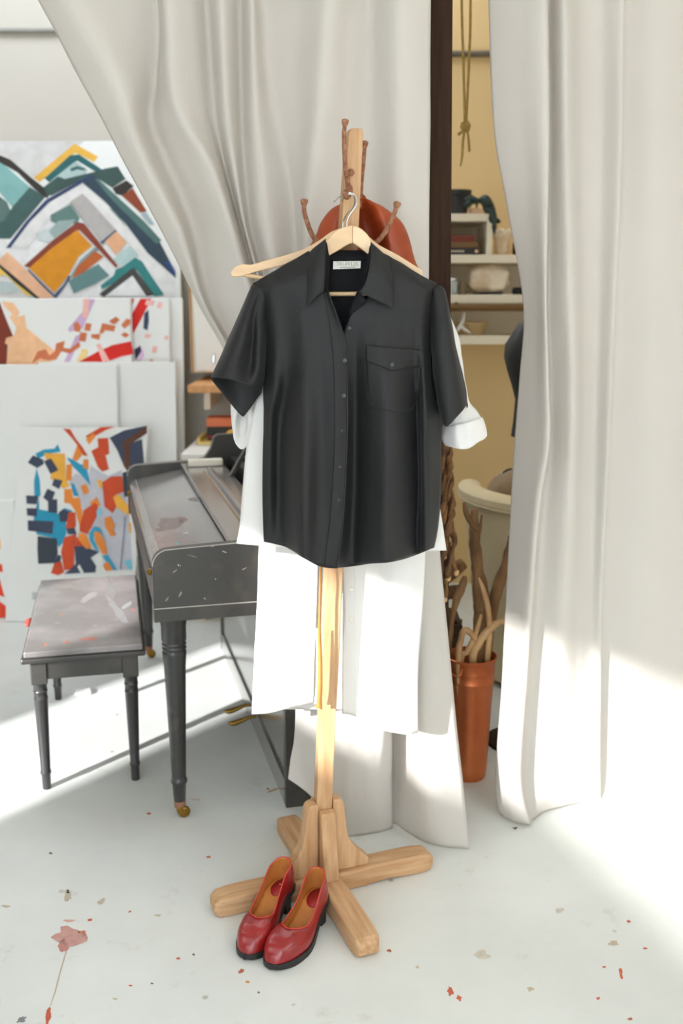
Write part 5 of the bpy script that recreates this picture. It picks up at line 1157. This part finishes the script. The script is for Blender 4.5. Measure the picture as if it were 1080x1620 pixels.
lathe('seat', [(0.0, 0.05), (0.30, 0.05), (0.315, 0.30), (0.32, 0.40), (0.30, 0.43), (0.0, 0.44)], (TCX, TCY, 0), M_chair, tcx, n=32)
for a in (45, 135, 225, 315):
    lathe('foot', [(0.02, 0), (0.028, 0.05)], (TCX+0.22*math.cos(R(a)), TCY+0.22*math.sin(R(a)), 0), M_postwood, tcx, n=12)
cu = thing('throw_cushion', (TCX-0.03, TCY+0.02, 0.445), 'taupe cushion with patterned top edge inside the tub chair', 'cushion')
blob('cover', (TCX-0.10, TCY-0.03, 0.625), 0.225, 0.09, 0.178, M_cushion, cu, e=3.4, nz=0.02)
pt = [Vector((TCX-0.02+0.2*math.cos(t), TCY-0.02, 0.62+0.0)) for t in (0, 1)]
ed = [Vector((TCX-0.30+0.045*i, TCY-0.03, 0.625+0.174*(1-abs((-0.20+0.045*i)/0.235)**6))) for i in range(0, 9)]
tube('printed_trim', ed, 0.008, mat('dark_print', rgb(66, 64, 50), rough=.9, vscale=40, col2=rgb(220, 205, 180), c2lo=.48, c2hi=.54), cu, n=6, div=3)

# low dark crate with kindling between vase and chair
ck = thing('log_crate', (0.30, 3.42, 0), 'dark wooden crate of kindling behind the copper vase', 'crate')
M_crate = mat('dark_crate_wood', rgb(74, 56, 38), rough=.8, vscale=6, stretch=(2, 8, 12), col2=rgb(48, 36, 26))
CX0, CX1, CY0, CY1 = 0.05, 0.385, 3.02, 3.20
for z in (0.02, 0.15, 0.28):
    abox('slat', CX0, CX1, CY0, CY0+0.015, z, z+0.11, M_crate, ck, bv=.003); abox('slat', CX0, CX1, CY1-0.015, CY1, z, z+0.11, M_crate, ck, bv=.003)
    abox('slat', CX0, CX0+0.015, CY0+0.016, CY1-0.016, z, z+0.11, M_crate, ck, bv=.003); abox('slat', CX1-0.015, CX1, CY0+0.016, CY1-0.016, z, z+0.11, M_crate, ck, bv=.003)
abox('base', CX0+.016, CX1-.016, CY0+.016, CY1-.016, 0.0, 0.02, M_crate, ck)
for i, (x, y, z, ln_, a) in enumerate([(0.25, 3.09, .34, .22, .3), (0.30, 3.12, .40, .2, -.5), (0.22, 3.10, .43, .24, 1.2), (0.30, 3.09, .47, .18, .1), (0.16, 3.11, .38, .2, -.2), (0.33, 3.11, .52, .16, .6)]):
    dv = Vector((math.cos(a)*ln_/2, 0.02, math.sin(a)*ln_/2))
    c = Vector((x, y, z))
    o = tube('firewood', [c-dv, c, c+dv], [0.02, 0.024, 0.021], M_drift if i % 2 else M_oak, ck, n=7, div=3, rough=.3)

# ================================================================== black rounded form behind the right curtain
bf = thing('dress_form', (0, 0, 0), 'black rounded form peeking out left of the right curtain', 'dress form')
fY = 3.0; cxx = P(842, 560, fY).x
ROOTLOC[bf.name] = Vector((cxx, fY, 0)); bf.location = (cxx, fY, 0)
z_ = lambda py: P(820, py, fY).z
lathe('torso', [(0.02, z_(505)), (0.045, z_(512)), (0.06, z_(525)), (0.082, z_(545)), (0.084, z_(565)), (0.074, z_(585)), (0.058, z_(610)), (0.046, z_(632)), (0.050, z_(665)), (0.055, z_(690)), (0.03, z_(694))], (cxx, fY, 0), M_darkplastic, bf, n=28)
lathe('stand', [(0.011, 0.02), (0.011, z_(690))], (cxx, fY, 0), M_postwood, bf, n=12)
lathe('base', [(0.10, 0), (0.10, 0.012), (0.03, 0.024), (0.012, 0.03)], (cxx, fY, 0), M_postwood, bf, n=24)

# ================================================================== wall shelves in the alcove
SY0, SY1 = 4.50, 4.855
def zf(py): return P(760, py, SY0).z
def xf(px, Y=SY0): return P(px, 400, Y).x
su = thing('wall_shelf', (xf(760), 4.7, zf(545)), 'cream painted wall shelving with three long boards in the alcove', 'shelf')
xl, xr = xf(660), xf(1010)
for t, b in ((403, 416), (466, 480), (531, 545)):
    abox('shelf_board', xl, xr, SY0, SY1, zf(b), zf(t), M_cream, su, bv=.003)
abox('shelf_board', xl, xf(769), SY0, SY1, zf(350), zf(338), M_cream, su, bv=.003)
abox('upright', xf(769), xf(778), SY0, SY1, zf(403), zf(337), M_cream, su, bv=.003)
for px in (661, 1002):
    abox('upright', xf(px), xf(px+8), SY0+.004, SY1, zf(531), zf(338) if px < 700 else zf(403), M_cream, su, bv=.003)
abox('back_board', xl, xr, SY1-0.012, SY1-0.002, zf(531), zf(403), M_cream, su, bv=0)
abox('back_board', xl, xf(778), SY1-0.012, SY1-0.002, zf(402), zf(340), M_cream, su, bv=0)
rl = thing('hanging_rail', (xf(760), SY0-0.035, zf(487)), 'bronze round rail fixed under the middle alcove shelf', 'rail')
tube('rod', [(xl, SY0-0.03, zf(487)), (xf(800), SY0-0.03, zf(486.5)), (xr, SY0-0.03, zf(486))], 0.0165, M_walnutrail, rl, n=14)
for px in (720, 960):
    obox('rail_bracket', (xf(px), SY0-0.04, zf(489)), (0.012, 0, 0), (0, 0.05, 0), (0, 0, zf(478)-zf(489)), M_walnutrail, rl, bv=.002)
# things standing on the shelves
pot = thing('plant_pot', (xf(722), 4.62, zf(338)), 'black plastic plant pot on the top alcove shelf', 'pot')
lathe('body', [(0.040, 0), (0.054, 0.085), (0.060, 0.086), (0.061, 0.108), (0.055, 0.108), (0.042, 0.03)], (xf(722, 4.62), 4.62, zf(338)+0.0005), M_darkplastic, pot, n=24)
pl = thing('trailing_plant', (xf(755), 4.62, zf(338)), 'dark leafy plant trailing over the top alcove shelf end', 'plant')
lathe('dish', [(0.028, 0), (0.036, 0.03), (0.03, 0.034), (0.0, 0.03)], (xf(751, 4.62), 4.62, zf(338)+0.0005), mat('blush_pot', rgb(226, 190, 160), rough=.6), pl, n=20)
stem = [Vector((xf(750, 4.62), 4.62, zf(330))), Vector((xf(755, 4.55), 4.55, zf(318))), Vector((xf(768, 4.5), 4.5, zf(328))), Vector((xf(777, 4.47), 4.47, zf(345))), Vector((xf(781, 4.47), 4.47, zf(362)))]
tube('stem', stem, 0.004, M_leaf, pl, n=6)
def leaf(c, dv, ln_, wd_):
    dv = Vector(dv).normalized(); sv = dv.cross(Vector((0, 1, 0.2))).normalized(); V = []
    for i in range(7):
        t = i/6; wv = wd_*math.sin(math.pi*min(0.98, t*0.92+0.06))
        ctr = Vector(c)+dv*ln_*t+Vector((0, -0.012*math.sin(t*3), -0.25*ln_*t*t))
        V += [ctr-sv*wv, ctr+Vector((0, -0.006, 0.002)), ctr+sv*wv]
    o = mesh_obj('leaf', V, grid_faces(7, 3), M_leaf, pl, True); solid(o, 0.0015)
for p, dv, l_, w_ in [((742, 320), (.2, -.1, .1), .05, .02), ((752, 318), (-.9, -.2, .3), .06, .02), ((756, 316), (.9, -.3, -.1), .07, .026), ((763, 322), (.8, -.2, -.6), .075, .026), ((770, 330), (.5, -.2, -.8), .07, .024), ((778, 346), (.2, -.2, -1), .055, .014), ((781, 350), (1, -.1, .2), .03, .012), ((748, 322), (-.8, -.4, 0), .05, .018)]:
    leaf(P(p[0], p[1], 4.52), dv, l_, w_)
def book(x0, x1, z0, th_, y0, y1, col, label, spine=None):
    b = thing('book', ((x0+x1)/2, (y0+y1)/2, z0), label, 'book', 'books lying on the alcove shelf')
    m = mat('cover_%d_%d_%d' % col, rgb(*col), rough=.5)
    abox('cover', x0, x1, y0, y1, z0+0.0005, z0+0.003, m, b, bv=0); abox('cover', x0, x1, y0, y1, z0+th_-0.003, z0+th_, m, b, bv=0)
    abox('pages', x0+0.001, x1-0.004, y0+0.004, y1-0.003, z0+0.003, z0+th_-0.003, mat('book_pages', rgb(226, 214, 190), rough=.9), b, bv=0)
    abox('spine', x0, x1, y0-0.002, y0+0.003, z0+0.0005, z0+th_, m, b, bv=.001)
    if spine:
        abox('spine_lettering', *spine, y0-0.0026, y0-0.002, z0+th_*.4, z0+th_*.65, mat('spine_ink', rgb(186, 170, 160), rough=.6), b, bv=0)
    return b
s2 = zf(403)
bx0 = xf(690, 4.53)
b1 = book(bx0, xf(758.5, 4.53), s2, 0.031, 4.53, 4.68, (36, 34, 38), 'black book at the bottom of the small stack', (xf(712, 4.53), xf(734, 4.53)))
lathe('spine_mark', [(0.0, 0), (0.008, 0), (0.008, 0.0008)], (xf(753.5, 4.528), 4.5275, s2+0.016), mat('peach_dot', rgb(226, 190, 150), rough=.6), b1, n=16, axis=Vector((0, -1, 0)))
book(bx0, xf(756, 4.54), s2+0.031, 0.026, 4.54, 4.68, (122, 88, 50), 'brown book in the middle of the small stack')
book(bx0, xf(750.5, 4.54), s2+0.057, 0.026, 4.54, 4.68, (124, 46, 26), 'rust red book on top of the small stack')
# pale ceramic pot to the right of the upright
cp = thing('ceramic_vase', (xf(795), 4.6, s2), 'off-white rough ceramic vase right of the books', 'vase')
lathe('body', [(0.0, 0), (0.028, 0), (0.034, 0.03), (0.030, 0.06), (0.042, 0.085), (0.048, 0.10), (0.044, 0.104), (0.030, 0.08), (0.0, 0.07)], (xf(793, 4.58), 4.58, s2+0.0005), M_rock, cp, n=24)
for k in range(7):
    a = 2*math.pi*k/7; blob('rim_bead', (xf(793, 4.58)+0.044*math.cos(a), 4.58+0.044*math.sin(a), s2+0.104), 0.013, 0.013, 0.011, M_rock, cp, n=10, m=8)
dk = thing('dark_jar', (xf(814), 4.6, s2), 'small dark jar at the curtain edge on the upper shelf', 'jar')
lathe('body', [(0.0, 0), (0.03, 0), (0.034, 0.01), (0.034, 0.05), (0.024, 0.06), (0.024, 0.066), (0.0, 0.068)], (xf(822, 4.58), 4.58, s2+0.0005), mat('brown_glaze', rgb(60, 40, 30), rough=.25), dk, n=20)
s3 = zf(466)
o = blob('crystal_rock', (xf(772, 4.62), 4.62, s3+0.068), 0.098, 0.065, 0.066, M_rock, e=2.8, nz=0.22, ns=2.2, n=36, m=24)
tag(o, 'large pale cream crystal rock on the middle alcove shelf', 'rock')
ru = thing('rock_stand', (xf(772), 4.62, s3), 'flat dark stand under the pale crystal rock', 'stand')
lathe('plate', [(0.0, 0), (0.075, 0), (0.082, 0.008), (0.0, 0.010)], (xf(774, 4.61), 4.61, s3+0.0003), M_darkplastic, ru, n=24, squash=.7)
for nm, px, r, h, m, lb in (('glass_jar', 716, 0.026, 0.062, M_mint, 'small blue-grey glass jar at the left of middle shelf'), ('stoneware_cup', 733, 0.022, 0.055, mat('olive_glaze', rgb(120, 104, 76), rough=.4), 'small brown cup beside the pale crystal rock'), ('black_bowl', 824, 0.034, 0.03, M_darkplastic, 'black low bowl at the right of middle shelf')):
    t = thing(nm, (xf(px), 4.58, s3), lb, nm.split('_')[1])
    c = (xf(px, 4.58), 4.58, s3+0.0005)
    lathe('body', [(0.0, 0), (r*.85, 0), (r, h*.15), (r, h*.75), (r*.8, h*.9), (r*.8, h), (r*.7, h), (r*.7, h*.3), (0, h*.2)], c, m, t, n=20)
    if nm == 'glass_jar': lathe('lid', [(0, h*.98), (r*.86, h*.98), (r*.86, h*1.16), (0, h*1.18)], c, M_wire, t, n=20)
    if nm == 'stoneware_cup': tube('ear', [Vector(c)+Vector((r, 0, h*.7)), Vector(c)+Vector((r+.014, 0, h*.6)), Vector(c)+Vector((r+.012, 0, h*.3)), Vector(c)+Vector((r, 0, h*.2))], 0.003, m, t, n=6)
    if nm == 'black_bowl': lathe('rim', [(r*.7, h), (r*1.04, h*.96), (r*1.04, h*1.05), (r*.7, h*1.05)], c, m, t, n=20)
s4 = zf(531)
an = thing('small_antler', (xf(728), 4.56, s4), 'pale curved antler resting on the lowest alcove shelf', 'antler')
tube('beam', [P(722, 524, 4.56), P(728, 516, 4.56), P(732, 505, 4.57), P(734, 494, 4.58)], [0.007, 0.010, 0.009, 0.004], M_white_gloss, an, n=8)
tube('tine', [P(728, 516, 4.56), P(736, 522, 4.55), P(744, 527, 4.55)], [0.009, 0.007, 0.003], M_white_gloss, an, n=8)
tw = thing('woven_basket', (xf(748), 4.62, s4), 'tan shallow basket behind the pale antler', 'basket')
lathe('body', [(0.0, 0), (0.06, 0), (0.075, 0.05), (0.071, 0.05), (0.055, 0.006), (0, 0.006)], (xf(748, 4.68), 4.68, s4+0.0005), mat('tan_wicker', rgb(206, 180, 132), rough=.9, bump=.4, bscale=80), tw, n=24)
lathe('rim', [(0.068, 0.048), (0.077, 0.046), (0.079, 0.052), (0.077, 0.057), (0.068, 0.055)], (xf(748, 4.68), 4.68, s4+0.0005), mat('tan_wicker', rgb(206, 180, 132), rough=.9), tw, n=24)

# ================================================================== cord hanging in the alcove
hcY = 3.3
hc = thing('knotted_rope', P(735, 200, hcY), 'knotted ochre cord loop hanging in front of the alcove wall', 'cord')
def up(px, py, zc_):   # run a cord straight on to the ceiling
    a = P(px, py, hcY); return Vector((a.x, hcY, zc_))
tube('cord', [up(728.5, 0, 3.19), P(729, -300, hcY), P(730, 0, hcY), P(732.5, 90, hcY), P(735, 195, hcY)], 0.0042, M_cord, hc, n=8, div=6)
tube('cord', [up(746, 0, 3.19), P(744.5, -300, hcY), P(744, 0, hcY), P(742, 90, hcY), P(737, 195, hcY)], 0.0042, M_cord, hc, n=8, div=6)
kc = P(736, 200, hcY)
blob('knot', kc, 0.016, 0.014, 0.017, M_cord, hc, nz=.35, ns=4)
tube('cord_end', [P(738, 202, hcY), P(741, 222, hcY), P(742, 240, hcY)], 0.0042, M_cord, hc, n=8)
tube('cord_end', [P(735, 203, hcY), P(732, 225, hcY), P(731, 245, hcY), P(728, 263, hcY)], [0.0042, 0.0042, 0.004, 0.0022], M_cord, hc, n=8)
tube('cord_end', [P(735, 202, hcY), P(730, 209, hcY), P(724, 213, hcY)], 0.0048, M_cord, hc, n=8)
